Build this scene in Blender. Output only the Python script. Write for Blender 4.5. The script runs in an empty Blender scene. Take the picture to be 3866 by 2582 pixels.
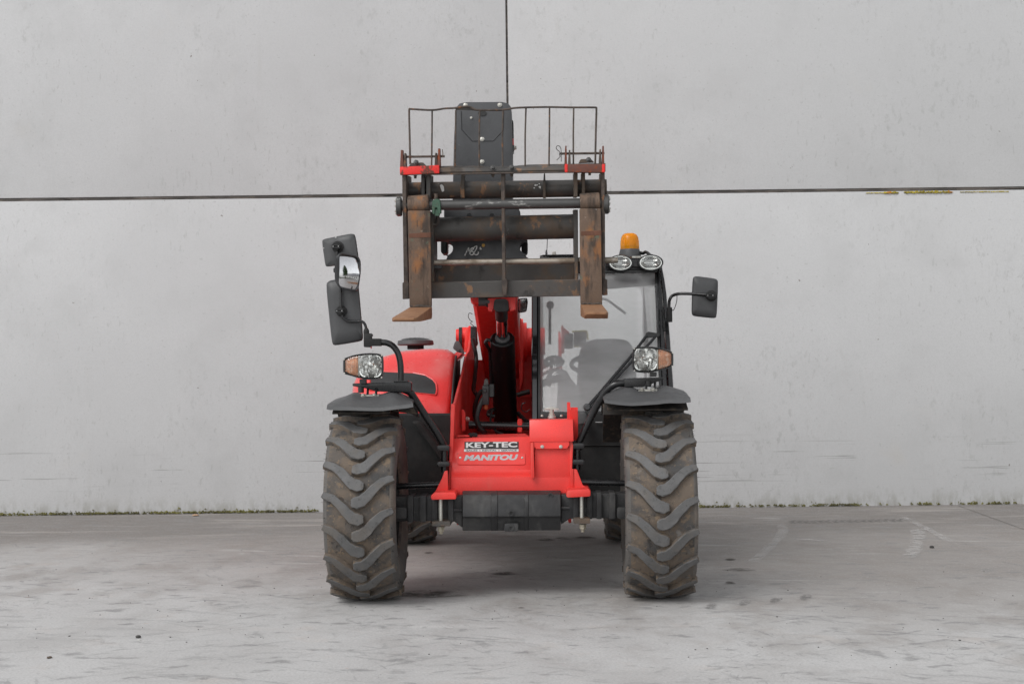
import bpy, bmesh, math, random
from mathutils import Vector, Matrix
random.seed(7)
R = math.radians
S = bpy.context.scene
COL = S.collection

# ------------------------------------------------------------------ camera
F_PX, CX, CY = 5369.0, 1933.0, 1291.0           # 50 mm on full frame, measured in photo pixels
CAM = Vector((0.014, -6.8, 1.04))
PITCH, ROLL, YAW = R(1.456), R(-0.66), R(-1.25)
CAM_M = Matrix.Rotation(R(90) + PITCH, 3, 'X') @ Matrix.Rotation(ROLL, 3, 'Z')
cd = bpy.data.cameras.new('camera'); cam = bpy.data.objects.new('camera', cd); COL.objects.link(cam)
cd.lens = 50; cd.sensor_width = 36; cd.clip_end = 500; cd.clip_start = 0.05
cam.matrix_world = Matrix.Translation(CAM) @ CAM_M.to_4x4()
S.camera = cam

# ------------------------------------------------------------------ world, sun, exposure
SUN_EL, SUN_AZ = R(46), R(222)                    # azimuth clockwise from +Y
w = bpy.data.worlds.new('World'); S.world = w; w.use_nodes = True
nt = w.node_tree; nt.nodes.clear()
sky = nt.nodes.new('ShaderNodeTexSky'); sky.sky_type = 'NISHITA'; sky.sun_disc = False
sky.sun_elevation = SUN_EL; sky.sun_rotation = SUN_AZ
sky.air_density = 1.0; sky.dust_density = 1.2
hs = nt.nodes.new('ShaderNodeHueSaturation'); hs.inputs['Saturation'].default_value = 0.10
bg = nt.nodes.new('ShaderNodeBackground'); bg.inputs['Strength'].default_value = 0.15
wo = nt.nodes.new('ShaderNodeOutputWorld')
nt.links.new(sky.outputs[0], hs.inputs['Color']); nt.links.new(hs.outputs[0], bg.inputs[0]); nt.links.new(bg.outputs[0], wo.inputs[0])
sd = bpy.data.lights.new('sun', 'SUN'); sd.energy = 1.15; sd.angle = R(30); sd.color = (1, 0.985, 0.965)
sun = bpy.data.objects.new('sun', sd); COL.objects.link(sun)
sdir = Vector((math.sin(SUN_AZ) * math.cos(SUN_EL), math.cos(SUN_AZ) * math.cos(SUN_EL), math.sin(SUN_EL)))
sun.rotation_euler = sdir.to_track_quat('Z', 'Y').to_euler(); sun.location = sdir * 20
S.view_settings.view_transform = 'Standard'; S.view_settings.look = 'None'
S.view_settings.exposure = 0.40; S.view_settings.gamma = 1.0
S.view_settings.use_curve_mapping = False

# ------------------------------------------------------------------ materials
def NT(name):
    m = bpy.data.materials.new(name); m.use_nodes = True
    n = m.node_tree; n.nodes.clear()
    out = n.nodes.new('ShaderNodeOutputMaterial'); b = n.nodes.new('ShaderNodeBsdfPrincipled')
    n.links.new(b.outputs[0], out.inputs[0])
    return m, n, b, out
def rgba(c): return (c[0], c[1], c[2], 1) if not isinstance(c, (int, float)) else (c, c, c, 1)
def coords(n, rand=False, scale=(1, 1, 1)):
    tc = n.nodes.new('ShaderNodeTexCoord'); o = tc.outputs['Object']
    if rand:
        oi = n.nodes.new('ShaderNodeObjectInfo')
        mu = n.nodes.new('ShaderNodeMath'); mu.operation = 'MULTIPLY'; mu.inputs[1].default_value = 37.0
        n.links.new(oi.outputs['Random'], mu.inputs[0])
        va = n.nodes.new('ShaderNodeVectorMath'); va.operation = 'ADD'
        n.links.new(o, va.inputs[0]); n.links.new(mu.outputs[0], va.inputs[1]); o = va.outputs[0]
    mp = n.nodes.new('ShaderNodeMapping'); mp.inputs['Scale'].default_value = scale
    n.links.new(o, mp.inputs[0]); return mp.outputs[0]
def noise(n, vec, scale, detail=5, rough=.55, dist=0.0):
    t = n.nodes.new('ShaderNodeTexNoise'); t.inputs['Scale'].default_value = scale
    t.inputs['Detail'].default_value = detail; t.inputs['Roughness'].default_value = rough; t.inputs['Distortion'].default_value = dist
    n.links.new(vec, t.inputs['Vector']); return t.outputs['Fac']
def ramp(n, fac, lo, hi, a=0.0, b=1.0):
    m = n.nodes.new('ShaderNodeMapRange'); m.interpolation_type = 'SMOOTHSTEP'
    m.inputs['From Min'].default_value = lo; m.inputs['From Max'].default_value = hi
    m.inputs['To Min'].default_value = a; m.inputs['To Max'].default_value = b
    n.links.new(fac, m.inputs['Value']); return m.outputs[0]
def math_(n, op, a, b=None):
    m = n.nodes.new('ShaderNodeMath'); m.operation = op
    for i, v in enumerate((a, b)):
        if v is None: continue
        if isinstance(v, (int, float)): m.inputs[i].default_value = v
        else: n.links.new(v, m.inputs[i])
    return m.outputs[0]
def mixc(n, fac, a, b):
    m = n.nodes.new('ShaderNodeMix'); m.data_type = 'RGBA'
    if isinstance(fac, (int, float)): m.inputs[0].default_value = fac
    else: n.links.new(fac, m.inputs[0])
    for s, v in ((6, a), (7, b)):
        if hasattr(v, 'links'): n.links.new(v, m.inputs[s])
        else: m.inputs[s].default_value = rgba(v)
    return m.outputs[2]
def bump(n, b, fac, strength, dist=0.01):
    bp = n.nodes.new('ShaderNodeBump'); bp.inputs['Strength'].default_value = strength; bp.inputs['Distance'].default_value = dist
    n.links.new(fac, bp.inputs['Height']); n.links.new(bp.outputs[0], b.inputs['Normal'])
MATS = {}
def pmat(name, base, rough=.5, metal=0.0, layers=(), bmp=None, coat=0.0, rand=False, rvar=.1, spec=.5, grain=.35):
    """layers: (colour, scale, lo, hi, amount, (sx,sy,sz))"""
    m, n, b, out = NT(name)
    col = None; cur = base
    v = coords(n, rand)
    big = noise(n, v, 3.0, 4)
    col = mixc(n, ramp(n, big, .3, .7, 0, 1), tuple(c * .9 for c in base), tuple(min(1, c * 1.08) for c in base))
    gn = noise(n, v, 160, 4, .7); col = mixc(n, ramp(n, gn, .35, .65, 0, grain), col, tuple(c * .72 for c in base))
    mets = None
    for L in layers:
        c, sc, lo, hi, amt = L[:5]
        vv = coords(n, rand, L[5]) if len(L) > 5 else v
        f = ramp(n, noise(n, vv, sc, 7, .62), lo, hi, 0, amt)
        col = mixc(n, f, col, c)
        mets = f if mets is None else math_(n, 'MAXIMUM', mets, f)
    n.links.new(col, b.inputs['Base Color'])
    b.inputs['Metallic'].default_value = metal
    b.inputs['Specular IOR Level'].default_value = spec
    rn = noise(n, v, 25, 4)
    rr = ramp(n, rn, .25, .75, max(.02, rough - rvar), min(1, rough + rvar))
    if mets is not None: rr = math_(n, 'MINIMUM', math_(n, 'ADD', rr, math_(n, 'MULTIPLY', mets, .35)), 1.0)
    n.links.new(rr, b.inputs['Roughness'])
    if coat: b.inputs['Coat Weight'].default_value = coat; b.inputs['Coat Roughness'].default_value = .12
    if bmp: bump(n, b, noise(n, v, bmp[0], 6, .6), bmp[1], bmp[2] if len(bmp) > 2 else .004)
    MATS[name] = m; return m
DUST = (.33, .27, .21)
RED = (.80, .040, .032)
pmat('red_paint', RED, .38, coat=.15, layers=[((.58, .05, .045), 2.2, .45, .7, .5), ((.70, .25, .20), 14, .60, .76, .4, (1, 1, .3)), ((.50, .13, .10), 9, .62, .8, .35), ((.75, .55, .45), 60, .73, .76, .7)], bmp=(160, .05))
pmat('red_frame', (.78, .038, .030), .48, coat=.04, layers=[((.60, .05, .04), 2.2, .45, .7, .5), ((.55, .13, .09), 7, .54, .74, .5, (1, 1, .5)), ((.20, .10, .075), 26, .66, .72, .6), (DUST, 75, .71, .75, .8), ((.75, .5, .4), 22, .72, .74, .5, (1, 1, .25))], bmp=(120, .06))
pmat('red_hood', (.78, .050, .048), .34, coat=.4, layers=[((.66, .22, .20), 3.5, .48, .75, .45), ((.70, .33, .30), 30, .60, .74, .35, (1, 1, .25)), ((.8, .7, .6), 90, .75, .77, .6)], bmp=(200, .04))
pmat('red_worn', (.75, .025, .02), .5, layers=[((.10, .045, .03), 14, .52, .60, .95), ((.05, .04, .04), 40, .62, .68, .9)], bmp=(60, .2))
pmat('red_rusted', (.13, .05, .035), .7, layers=[((.25, .06, .02), 30, .5, .65, .8), ((.6, .03, .02), 7, .66, .7, .9)], bmp=(60, .3))
pmat('black_paint', (.012, .012, .013), .28, layers=[((.12, .11, .10), 30, .66, .76, .4), ((.3, .27, .24), 110, .74, .77, .6)], bmp=(90, .05))
pmat('cylinder_black', (.006, .006, .0065), .42, spec=.25, layers=[((.09, .085, .08), 45, .68, .74, .5), ((.06, .055, .05), 20, .6, .75, .4, (1, 1, .2))])
pmat('black_gloss', (.008, .008, .009), .10, layers=[((.10, .09, .08), 60, .7, .78, .3)], coat=.6)
pmat('dark_paint', (.028, .029, .031), .42, layers=[((.012, .012, .012), 5, .5, .7, .5), ((.35, .34, .32), 38, .70, .74, .5), ((.14, .08, .05), 11, .64, .74, .45)], bmp=(90, .08))
pmat('plate_paint', (.062, .064, .068), .45, layers=[((.030, .031, .033), 3, .45, .7, .6), ((.40, .40, .40), 26, .70, .73, .55, (1, 1, .35)), ((.25, .22, .19), 70, .7, .75, .5)], bmp=(120, .06))
pmat('grey_plastic', (.070, .071, .073), .52, layers=[((.12, .118, .115), 6, .5, .8, .4), ((.5, .48, .45), 120, .75, .77, .7)], bmp=(450, .12, .002))
pmat('mirror_plastic', (.052, .053, .055), .5, layers=[((.09, .09, .09), 5, .5, .8, .4), ((.7, .7, .7), 70, .775, .785, .9)], bmp=(400, .15, .002))
pmat('steel_dark', (.066, .062, .058), .5, metal=.2, layers=[((.12, .082, .055), 5, .46, .62, .7), ((.27, .145, .075), 14, .58, .66, .75, (1, 1, .6)), ((.02, .019, .018), 9, .58, .7, .6), ((.35, .35, .34), 30, .68, .72, .4, (1, 1, .4))], bmp=(70, .15))
pmat('steel_worn', (.075, .074, .072), .42, metal=.45, layers=[((.42, .42, .40), 24, .58, .66, .7, (.35, 1, 1)), ((.20, .10, .05), 9, .66, .76, .7)], bmp=(60, .2))
pmat('fork_steel', (.135, .088, .060), .72, layers=[((.045, .037, .032), 16, .44, .62, .85, (1, 1, .16)), ((.30, .13, .05), 9, .52, .66, .75, (1, 1, .5)), ((.10, .14, .10), 14, .62, .68, .6), ((.30, .24, .19), 30, .64, .70, .5), ((.045, .035, .03), 60, .60, .68, .7, (1, 1, .12))], bmp=(40, .4, .006))
pmat('fork_tip', (.27, .135, .065), .62, layers=[((.16, .07, .035), 18, .5, .66, .7), ((.36, .22, .14), 12, .62, .72, .6), ((.09, .06, .045), 34, .64, .7, .6)], bmp=(50, .35, .005))
pmat('rust_band', (.145, .06, .035), .8, layers=[((.09, .05, .035), 12, .45, .65, .7, (1, 1, .4))], bmp=(60, .4))
pmat('rust_rod', (.080, .060, .048), .7, layers=[((.045, .04, .037), 22, .45, .62, .8), ((.24, .11, .05), 20, .58, .66, .7)], bmp=(90, .3))
pmat('tube_bare', (.34, .30, .25), .42, metal=.6, layers=[((.15, .11, .075), 20, .45, .65, .7, (.5, 1, 1)), ((.55, .52, .48), 30, .6, .7, .5)], bmp=(60, .15))
pmat('clamp_green', (.045, .10, .065), .5, layers=[((.10, .075, .055), 25, .52, .65, .7), ((.03, .03, .03), 40, .6, .7, .6)], bmp=(60, .2))
pmat('axle_paint', (.020, .020, .021), .6, layers=[((.075, .072, .068), 4, .48, .66, .5), ((.085, .083, .08), 14, .52, .72, .6, (1, 1, .35)), ((.20, .18, .15), 60, .66, .72, .6), ((.14, .09, .06), 10, .68, .75, .5)], bmp=(60, .25))
pmat('zinc', (.50, .49, .45), .42, metal=.65, layers=[((.28, .25, .20), 30, .5, .7, .6), ((.2, .1, .05), 50, .66, .72, .7)], bmp=(80, .1))
pmat('nut_primer', (.42, .38, .30), .55, metal=.3, layers=[((.2, .17, .13), 30, .5, .7, .7)], bmp=(60, .2))
pmat('chrome', (.75, .75, .76), .06, metal=1.0, rvar=.03)
pmat('tyre_rubber', (.058, .056, .055), .85, layers=[((.140, .110, .085), 7, .36, .54, .88), ((.088, .080, .074), 13, .50, .60, .75), ((.20, .145, .095), 34, .56, .66, .65), ((.032, .030, .029), 22, .58, .64, .75), ((.18, .172, .165), 12, .62, .72, .7), ((.24, .19, .13), 90, .62, .68, .6)], bmp=(45, .6, .006), rand=True)
pmat('lug_rubber', (.100, .099, .099), .68, layers=[((.135, .115, .095), 8, .46, .66, .45), ((.05, .048, .046), 55, .60, .66, .6), ((.16, .155, .15), 70, .66, .72, .6), ((.135, .133, .131), 14, .5, .7, .5), ((.060, .059, .058), 40, .55, .7, .5), ((.17, .125, .09), 11, .66, .76, .6)], bmp=(120, .25, .003), rand=True)
pmat('sidewall_rubber', (.095, .088, .082), .8, layers=[((.20, .165, .135), 5, .45, .7, .7), ((.26, .24, .22), 20, .62, .74, .6)], bmp=(60, .4), rand=True)
pmat('hose_rubber', (.010, .010, .010), .45)
pmat('black_inner', (.013, .013, .013), .75, layers=[((.05, .046, .042), 12, .52, .75, .6), ((.3, .25, .18), 130, .74, .77, .7)], bmp=(60, .2))
pmat('mud_plastic', (.030, .026, .023), .85, layers=[((.085, .066, .05), 30, .48, .62, .8)], bmp=(70, .6, .006))
pmat('mesh_grille', (.035, .035, .036), .6, layers=[((.4, .38, .35), 130, .76, .78, .5)], bmp=(500, .5, .002))
pmat('seat_fabric', (.11, .11, .112), .9, layers=[((.09, .09, .09), 12, .5, .7, .4)], bmp=(300, .2))
pmat('cab_trim', (.42, .42, .42), .6, layers=[((.34, .34, .34), 5, .5, .7, .4)])
pmat('white_print', (.62, .62, .61), .5, layers=[((.3, .29, .28), 60, .70, .74, .5)])
pmat('silver_print', (.46, .46, .47), .45, layers=[((.35, .34, .33), 40, .66, .72, .5)])
pmat('black_print', (.012, .012, .012), .5, layers=[((.3, .3, .3), 70, .73, .75, .5)])
pmat('red_print', (.5, .03, .03), .5)
pmat('chalk', (.75, .75, .73), .9, layers=[((.15, .15, .15), 120, .5, .6, .6)])
pmat('paint_splash', (.7, .7, .68), .8)
pmat('yellow_dot', (.55, .33, .09), .8)
pmat('yellow_trim', (.62, .60, .05), .5)
pmat('orange_plug', (.45, .12, .04), .6)
pmat('reflector', (.80, .80, .79), .16, metal=1.0, rvar=.05, grain=.1)
pmat('bulb_glass', (.35, .34, .32), .12)
pmat('sealant', (.075, .068, .062), .8, layers=[((.19, .165, .145), 22, .46, .62, .7, (.15, 1, 1)), ((.015, .014, .013), 18, .55, .65, .8, (.2, 1, 2))], bmp=(80, .6, .01))
pmat('pebble_stone', (.055, .053, .050), .8, bmp=(60, .4))
pmat('chip_white', (.6, .6, .57), .8)
pmat('leaf_dry', (.42, .27, .17), .8)
pmat('leaf_green', (.040, .075, .022), .7)
pmat('bark', (.10, .075, .055), .9, bmp=(20, .5))
pmat('shed_wall', (.62, .62, .60), .8)
pmat('shed_roof', (.20, .20, .21), .7)
pmat('shed_glass', (.03, .03, .035), .15)
pmat('hedge_leaf', (.050, .090, .025), .8)
def glass(name, tint, refl=1.0, dust_haze=.0, haze_col=(.5, .5, .5), rough=.02):
    m = bpy.data.materials.new(name); m.use_nodes = True; n = m.node_tree; n.nodes.clear()
    out = n.nodes.new('ShaderNodeOutputMaterial')
    tr = n.nodes.new('ShaderNodeBsdfTransparent'); tr.inputs[0].default_value = rgba(tint)
    gl = n.nodes.new('ShaderNodeBsdfGlossy'); gl.inputs['Roughness'].default_value = rough
    fr = n.nodes.new('ShaderNodeFresnel'); fr.inputs['IOR'].default_value = 1.5
    f2 = math_(n, 'MINIMUM', math_(n, 'MULTIPLY', fr.outputs[0], 1.9 * refl), 1.0)
    mx = n.nodes.new('ShaderNodeMixShader'); n.links.new(f2, mx.inputs[0]); n.links.new(tr.outputs[0], mx.inputs[1]); n.links.new(gl.outputs[0], mx.inputs[2])
    last = mx.outputs[0]
    if dust_haze:  # diffuse veil: dust film plus painted-in reflection haze
        df = n.nodes.new('ShaderNodeBsdfDiffuse'); df.inputs[0].default_value = rgba(haze_col)
        f = ramp(n, noise(n, coords(n, False, (1, 1, 3)), 3, 6), .3, .75, dust_haze * .85, dust_haze * 1.15)
        m2 = n.nodes.new('ShaderNodeMixShader'); n.links.new(f, m2.inputs[0]); n.links.new(last, m2.inputs[1]); n.links.new(df.outputs[0], m2.inputs[2]); last = m2.outputs[0]
    n.links.new(last, out.inputs[0]); MATS[name] = m; return m
glass('windscreen_glass', (.93, .94, .94), .55, .44, (.52, .52, .52))  # pale veil paints in the milky sky reflection along with dust
glass('side_glass', (.93, .95, .94), .5, .04)
glass('tinted_glass', (.90, .90, .90), .3, .10, (.4, .4, .4))
glass('lens_clear', (.95, .96, .95), .7, .02)
def amber(name, c, rough=.12):
    m, n, b, out = NT(name); b.inputs['Base Color'].default_value = rgba(c)
    b.inputs['Roughness'].default_value = rough; b.inputs['Transmission Weight'].default_value = .55; b.inputs['IOR'].default_value = 1.3
    b.inputs['Subsurface Weight'].default_value = 0.0
    MATS[name] = m
amber('beacon_amber', (1.0, .40, .020)); pmat('indicator_amber', (.80, .34, .15), .22, layers=[((.90, .62, .45), 40, .50, .60, .8), ((.45, .16, .06), 55, .58, .64, .7)], coat=.5)
pmat('beacon_core', (.95, .55, .06), .3, layers=[((.9, .6, .1), 12, .5, .6, .7)])
pmat('beacon_dark', (.12, .03, .01), .5)

# -- concrete wall
m, n, b, out = NT('wall_concrete')
v = coords(n, True); geo = n.nodes.new('ShaderNodeNewGeometry')
wp = geo.outputs['Position']
def wmap(scale):
    mp = n.nodes.new('ShaderNodeMapping'); mp.inputs['Scale'].default_value = scale; n.links.new(wp, mp.inputs[0]); return mp.outputs[0]
w1 = wmap((1, 1, 1))
c = mixc(n, ramp(n, noise(n, w1, .8, 5), .3, .7), (.482, .484, .486), (.515, .517, .519))
c = mixc(n, ramp(n, noise(n, w1, 2.3, 6, .6), .46, .70, 0, .6), c, (.448, .449, .449))
c = mixc(n, math_(n, 'MULTIPLY', ramp(n, noise(n, wmap((1, 1, .55)), 22, 5, .7), .53, .67, 0, .6), ramp(n, noise(n, w1, 1.1, 4), .48, .66)), c, (.36, .36, .355))
c = mixc(n, ramp(n, noise(n, w1, 75, 3, .7), .40, .62, 0, .35), c, (.435, .436, .437))
c = mixc(n, ramp(n, noise(n, w1, 42, 2, .5), .68, .73, 0, .40), c, (.33, .327, .322))
c = mixc(n, math_(n, 'MULTIPLY', ramp(n, noise(n, wmap((1, 1, .3)), 34, 3, .6), .60, .68, 0, .5), ramp(n, noise(n, w1, .9, 3), .42, .6)), c, (.36, .358, .353))
c = mixc(n, ramp(n, noise(n, w1, 18, 2, .5), .79, .81, 0, .8), c, (.20, .18, .165))
c = mixc(n, ramp(n, noise(n, wmap((2.2, 1, .25)), 4, 5), .62, .78, 0, .35), c, (.43, .425, .415))
c = mixc(n, ramp(n, noise(n, w1, 1.7, 4), .66, .78, 0, .3), c, (.50, .475, .44))
# rubbing marks low on the wall
sep = n.nodes.new('ShaderNodeSeparateXYZ'); n.links.new(wp, sep.inputs[0])
zz = sep.outputs['Z']
band = math_(n, 'MULTIPLY', ramp(n, zz, .12, .28), ramp(n, zz, .62, .40))
scr = math_(n, 'MULTIPLY', ramp(n, noise(n, wmap((.55, 1, 38)), 1.6, 3, .5), .62, .66), ramp(n, noise(n, wmap((1, 1, 1)), 1.5, 3), .46, .56))
c = mixc(n, math_(n, 'MULTIPLY', math_(n, 'MULTIPLY', band, scr), .75), c, (.24, .235, .23))
low = math_(n, 'MULTIPLY', ramp(n, zz, .16, .0), ramp(n, noise(n, wmap((1, 1, .4)), 14, 5, .65), .42, .62))
c = mixc(n, math_(n, 'MULTIPLY', low, .55), c, (.26, .25, .215))
n.links.new(c, b.inputs['Base Color']); b.inputs['Roughness'].default_value = .85; b.inputs['Specular IOR Level'].default_value = .3
bump(n, b, math_(n, 'ADD', noise(n, w1, 130, 4, .6), math_(n, 'MULTIPLY', noise(n, w1, 9, 4), 2.0)), .18, .006)
MATS['wall_concrete'] = m

# -- ground concrete
m, n, b, out = NT('ground_concrete')
geo = n.nodes.new('ShaderNodeNewGeometry'); wp = geo.outputs['Position']
sep = n.nodes.new('ShaderNodeSeparateXYZ'); n.links.new(wp, sep.inputs[0]); gx, gy = sep.outputs['X'], sep.outputs['Y']
w1 = wmap((1, 1, 1)); wr = wmap((1, .55, 1))
c = mixc(n, ramp(n, noise(n, w1, 1.6, 6), .3, .7), (.43, .422, .415), (.50, .495, .49))
c = mixc(n, ramp(n, noise(n, w1, 3.1, 6, .6), .55, .75, 0, .6), c, (.46, .415, .385))
# travelled, dirty zone towards the wall
wob = math_(n, 'MULTIPLY', math_(n, 'SUBTRACT', noise(n, wr, .9, 6, .6), .5), 3.2)
t = math_(n, 'ADD', math_(n, 'ADD', gy, math_(n, 'MULTIPLY', gx, .42)), wob)
dz = ramp(n, t, -.9, 1.9)
c = mixc(n, math_(n, 'MULTIPLY', dz, .85), c, (.240, .216, .199))
c = mixc(n, math_(n, 'MULTIPLY', ramp(n, noise(n, wr, 2.6, 7, .65), .46, .66, 0, .55), ramp(n, t, -2.6, .2)), c, (.235, .208, .188))
dz2 = ramp(n, math_(n, 'ADD', gy, math_(n, 'MULTIPLY', wob, .35)), 2.1, 3.2)
c = mixc(n, math_(n, 'MULTIPLY', dz2, .72), c, (.150, .134, .122))
c = mixc(n, math_(n, 'MULTIPLY', ramp(n, noise(n, wmap((.35, 1.6, 1)), 2.2, 6, .6), .52, .68, 0, .7), dz2), c, (.34, .31, .285))
# scuffs and trowel veins
def veins(sc, dist, wid, amt, mlo, mhi, col, off):
    global c
    mp = n.nodes.new('ShaderNodeMapping'); mp.inputs['Location'].default_value = off; mp.inputs['Scale'].default_value = (1, .75, 1); mp.inputs['Rotation'].default_value = (0, 0, off[0])
    n.links.new(wp, mp.inputs[0])
    f = noise(n, mp.outputs[0], sc, 3, .5, dist)
    d = math_(n, 'ABSOLUTE', math_(n, 'SUBTRACT', f, .5))
    v_ = math_(n, 'MULTIPLY', ramp(n, d, wid, 0), ramp(n, noise(n, mp.outputs[0], 2.0, 4), mlo, mhi))
    v_ = math_(n, 'MULTIPLY', v_, ramp(n, noise(n, mp.outputs[0], sc * 4, 3), .40, .60))
    c = mixc(n, math_(n, 'MULTIPLY', v_, amt), c, col)
def streaks(rot, sx, sy, lo, hi, amt, col, loc):
    global c
    mp = n.nodes.new('ShaderNodeMapping'); mp.inputs['Location'].default_value = loc; mp.inputs['Rotation'].default_value = (0, 0, rot)
    n.links.new(wp, mp.inputs[0])
    m2 = n.nodes.new('ShaderNodeMapping'); m2.inputs['Scale'].default_value = (sx, sy, 1); n.links.new(mp.outputs[0], m2.inputs[0])
    f = ramp(n, noise(n, m2.outputs[0], 1.0, 4, .6, .6), lo, hi)
    msk = ramp(n, noise(n, mp.outputs[0], 1.1, 4, .6), .40, .62)
    brk = ramp(n, noise(n, mp.outputs[0], 38, 3, .6), .30, .62, .35, 1)
    c = mixc(n, math_(n, 'MULTIPLY', math_(n, 'MULTIPLY', math_(n, 'MULTIPLY', f, msk), brk), amt), c, col)
streaks(.5, 3.0, 14, .56, .66, .75, (.19, .19, .192), (1, 4, 0))
streaks(-.6, 3.5, 15, .57, .67, .75, (.20, .198, .196), (7, 2, 0))
streaks(.08, 2.2, 11, .56, .68, .6, (.22, .217, .213), (3, 9, 0))
streaks(1.2, 4.0, 16, .59, .68, .65, (.18, .18, .18), (5, 5, 0))
streaks(.2, 1.6, 8, .58, .70, .5, (.58, .57, .56), (8, 1, 0))
veins(4.5, 2.2, .020, .6, .50, .64, (.19, .19, .192), (1.3, 2.1, 0))
c = mixc(n, ramp(n, noise(n, wmap((.9, 1.4, 1)), 7, 5, .6), .57, .68, 0, .70), c, (.20, .197, .195))
c = mixc(n, ramp(n, noise(n, w1, 9, 4, .6), .70, .76, 0, .7), c, (.42, .30, .22))
c = mixc(n, ramp(n, noise(n, w1, 95, 3, .7), .42, .66, 0, .42), c, (.28, .275, .27))
c = mixc(n, ramp(n, noise(n, w1, 70, 3, .6), .58, .70, 0, .4), c, (.60, .59, .58))
# oil and tyre dirt under the machine
ox = math_(n, 'MULTIPLY', gx, 1.0); oy = math_(n, 'MULTIPLY', math_(n, 'SUBTRACT', gy, .9), .62)
rr = math_(n, 'SQRT', math_(n, 'ADD', math_(n, 'MULTIPLY', ox, ox), math_(n, 'MULTIPLY', oy, oy)))
oil = math_(n, 'MULTIPLY', ramp(n, math_(n, 'ADD', rr, math_(n, 'MULTIPLY', wob, .25)), 1.1, .2), ramp(n, noise(n, w1, 3.5, 5), .38, .62))
c = mixc(n, math_(n, 'MULTIPLY', oil, .18), c, (.17, .145, .13))
n.links.new(c, b.inputs['Base Color']); b.inputs['Specular IOR Level'].default_value = .35
n.links.new(ramp(n, noise(n, w1, 6, 4), .3, .7, .62, .85), b.inputs['Roughness'])
bump(n, b, math_(n, 'ADD', noise(n, w1, 150, 4, .6), math_(n, 'MULTIPLY', noise(n, w1, 14, 4), 1.5)), .22, .006)
MATS['ground_concrete'] = m

def decal(name, col, scale, lo, hi, amt=1.0, stretch=(1, 1, 1)):
    m = bpy.data.materials.new(name); m.use_nodes = True; n = m.node_tree; n.nodes.clear()
    out = n.nodes.new('ShaderNodeOutputMaterial'); tr = n.nodes.new('ShaderNodeBsdfTransparent'); df = n.nodes.new('ShaderNodeBsdfDiffuse'); df.inputs[0].default_value = rgba(col)
    f = ramp(n, noise(n, coords(n, False, stretch), scale, 7, .65), lo, hi, 0, amt)
    at_ = n.nodes.new('ShaderNodeAttribute'); at_.attribute_name = 'fade'; f = math_(n, 'MULTIPLY', f, at_.outputs['Fac'])
    mx = n.nodes.new('ShaderNodeMixShader'); n.links.new(f, mx.inputs[0]); n.links.new(tr.outputs[0], mx.inputs[1]); n.links.new(df.outputs[0], mx.inputs[2]); n.links.new(mx.outputs[0], out.inputs[0])
    MATS[name] = m
decal('worn_white_paint', (.62, .61, .60), 14, .32, .62, .42, (1, 1, 1))
decal('tread_dirt', (.19, .185, .18), 26, .36, .60, .50)
decal('oil_and_shade', (.09, .08, .072), 9, .34, .60, .60)  # oil spots, and also the painted shadow beside a wheel

# moss
m, n, b, out = NT('moss'); v = coords(n)
c = mixc(n, ramp(n, noise(n, v, 2.5, 5), .35, .65), (.080, .074, .030), (.150, .140, .040))
c = mixc(n, ramp(n, noise(n, v, 30, 4), .55, .7, 0, .7), c, (.045, .040, .025))
n.links.new(c, b.inputs['Base Color']); b.inputs['Roughness'].default_value = .95; MATS['moss'] = m
m, n, b, out = NT('lichen'); v = coords(n)
c = mixc(n, ramp(n, noise(n, v, 6, 5), .4, .6), (.48, .38, .035), (.26, .21, .03))
c = mixc(n, ramp(n, noise(n, v, 9, 3), .62, .68), c, (.45, .20, .03))
n.links.new(c, b.inputs['Base Color']); b.inputs['Roughness'].default_value = .95; MATS['lichen'] = m

# ------------------------------------------------------------------ geometry helpers
ROOT_INV = Matrix.Rotation(-YAW, 3, 'Z')
def ray(px, py):
    return CAM_M @ Vector(((px - CX) / F_PX, -(py - CY) / F_PX, -1))
def at(px, py, Y):
    """point of the machine (its own frame) at the distance Y behind the front axle, measured on the photo"""
    d = ROOT_INV @ ray(px, py); o = ROOT_INV @ CAM
    return o + d * ((Y - o.y) / d.y)
def wat(px, py, Y):
    d = ray(px, py); return CAM + d * ((Y - CAM.y) / d.y)
def gat(px, py):
    d = ray(px, py); return CAM + d * (-CAM.z / d.z)
def mpp(Y): return (Y + 6.8) / F_PX

def link(name, bm, mat, parent=None, bevel=0.0, seg=1, smooth=35, weld=True):
    if weld: bmesh.ops.remove_doubles(bm, verts=bm.verts, dist=1e-6)
    bmesh.ops.recalc_face_normals(bm, faces=bm.faces)
    if bevel:
        es = [e for e in bm.edges if len(e.link_faces) == 2 and e.calc_face_angle(0) > R(28)]
        if es: bmesh.ops.bevel(bm, geom=es, offset=bevel, segments=seg, profile=.6, affect='EDGES', clamp_overlap=True)
    me = bpy.data.meshes.new(name); bm.to_mesh(me); bm.free()
    if smooth:
        me.shade_smooth(); me.set_sharp_from_angle(angle=R(smooth))
    me.materials.append(MATS[mat])
    o = bpy.data.objects.new(name, me); COL.objects.link(o)
    if parent: o.parent = parent
    return o
def tag(o, label=None, cat=None, group=None, kind=None):
    if label: o['label'] = label
    if cat: o['category'] = cat
    if group: o['group'] = group
    if kind: o['kind'] = kind
    return o
def empty(name, loc=(0, 0, 0)):
    o = bpy.data.objects.new(name, None); o.empty_display_size = .2; COL.objects.link(o); o.location = loc; return o
def dup(o, parent, name=None):
    c_ = o.copy(); COL.objects.link(c_); c_.parent = parent
    return c_
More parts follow.
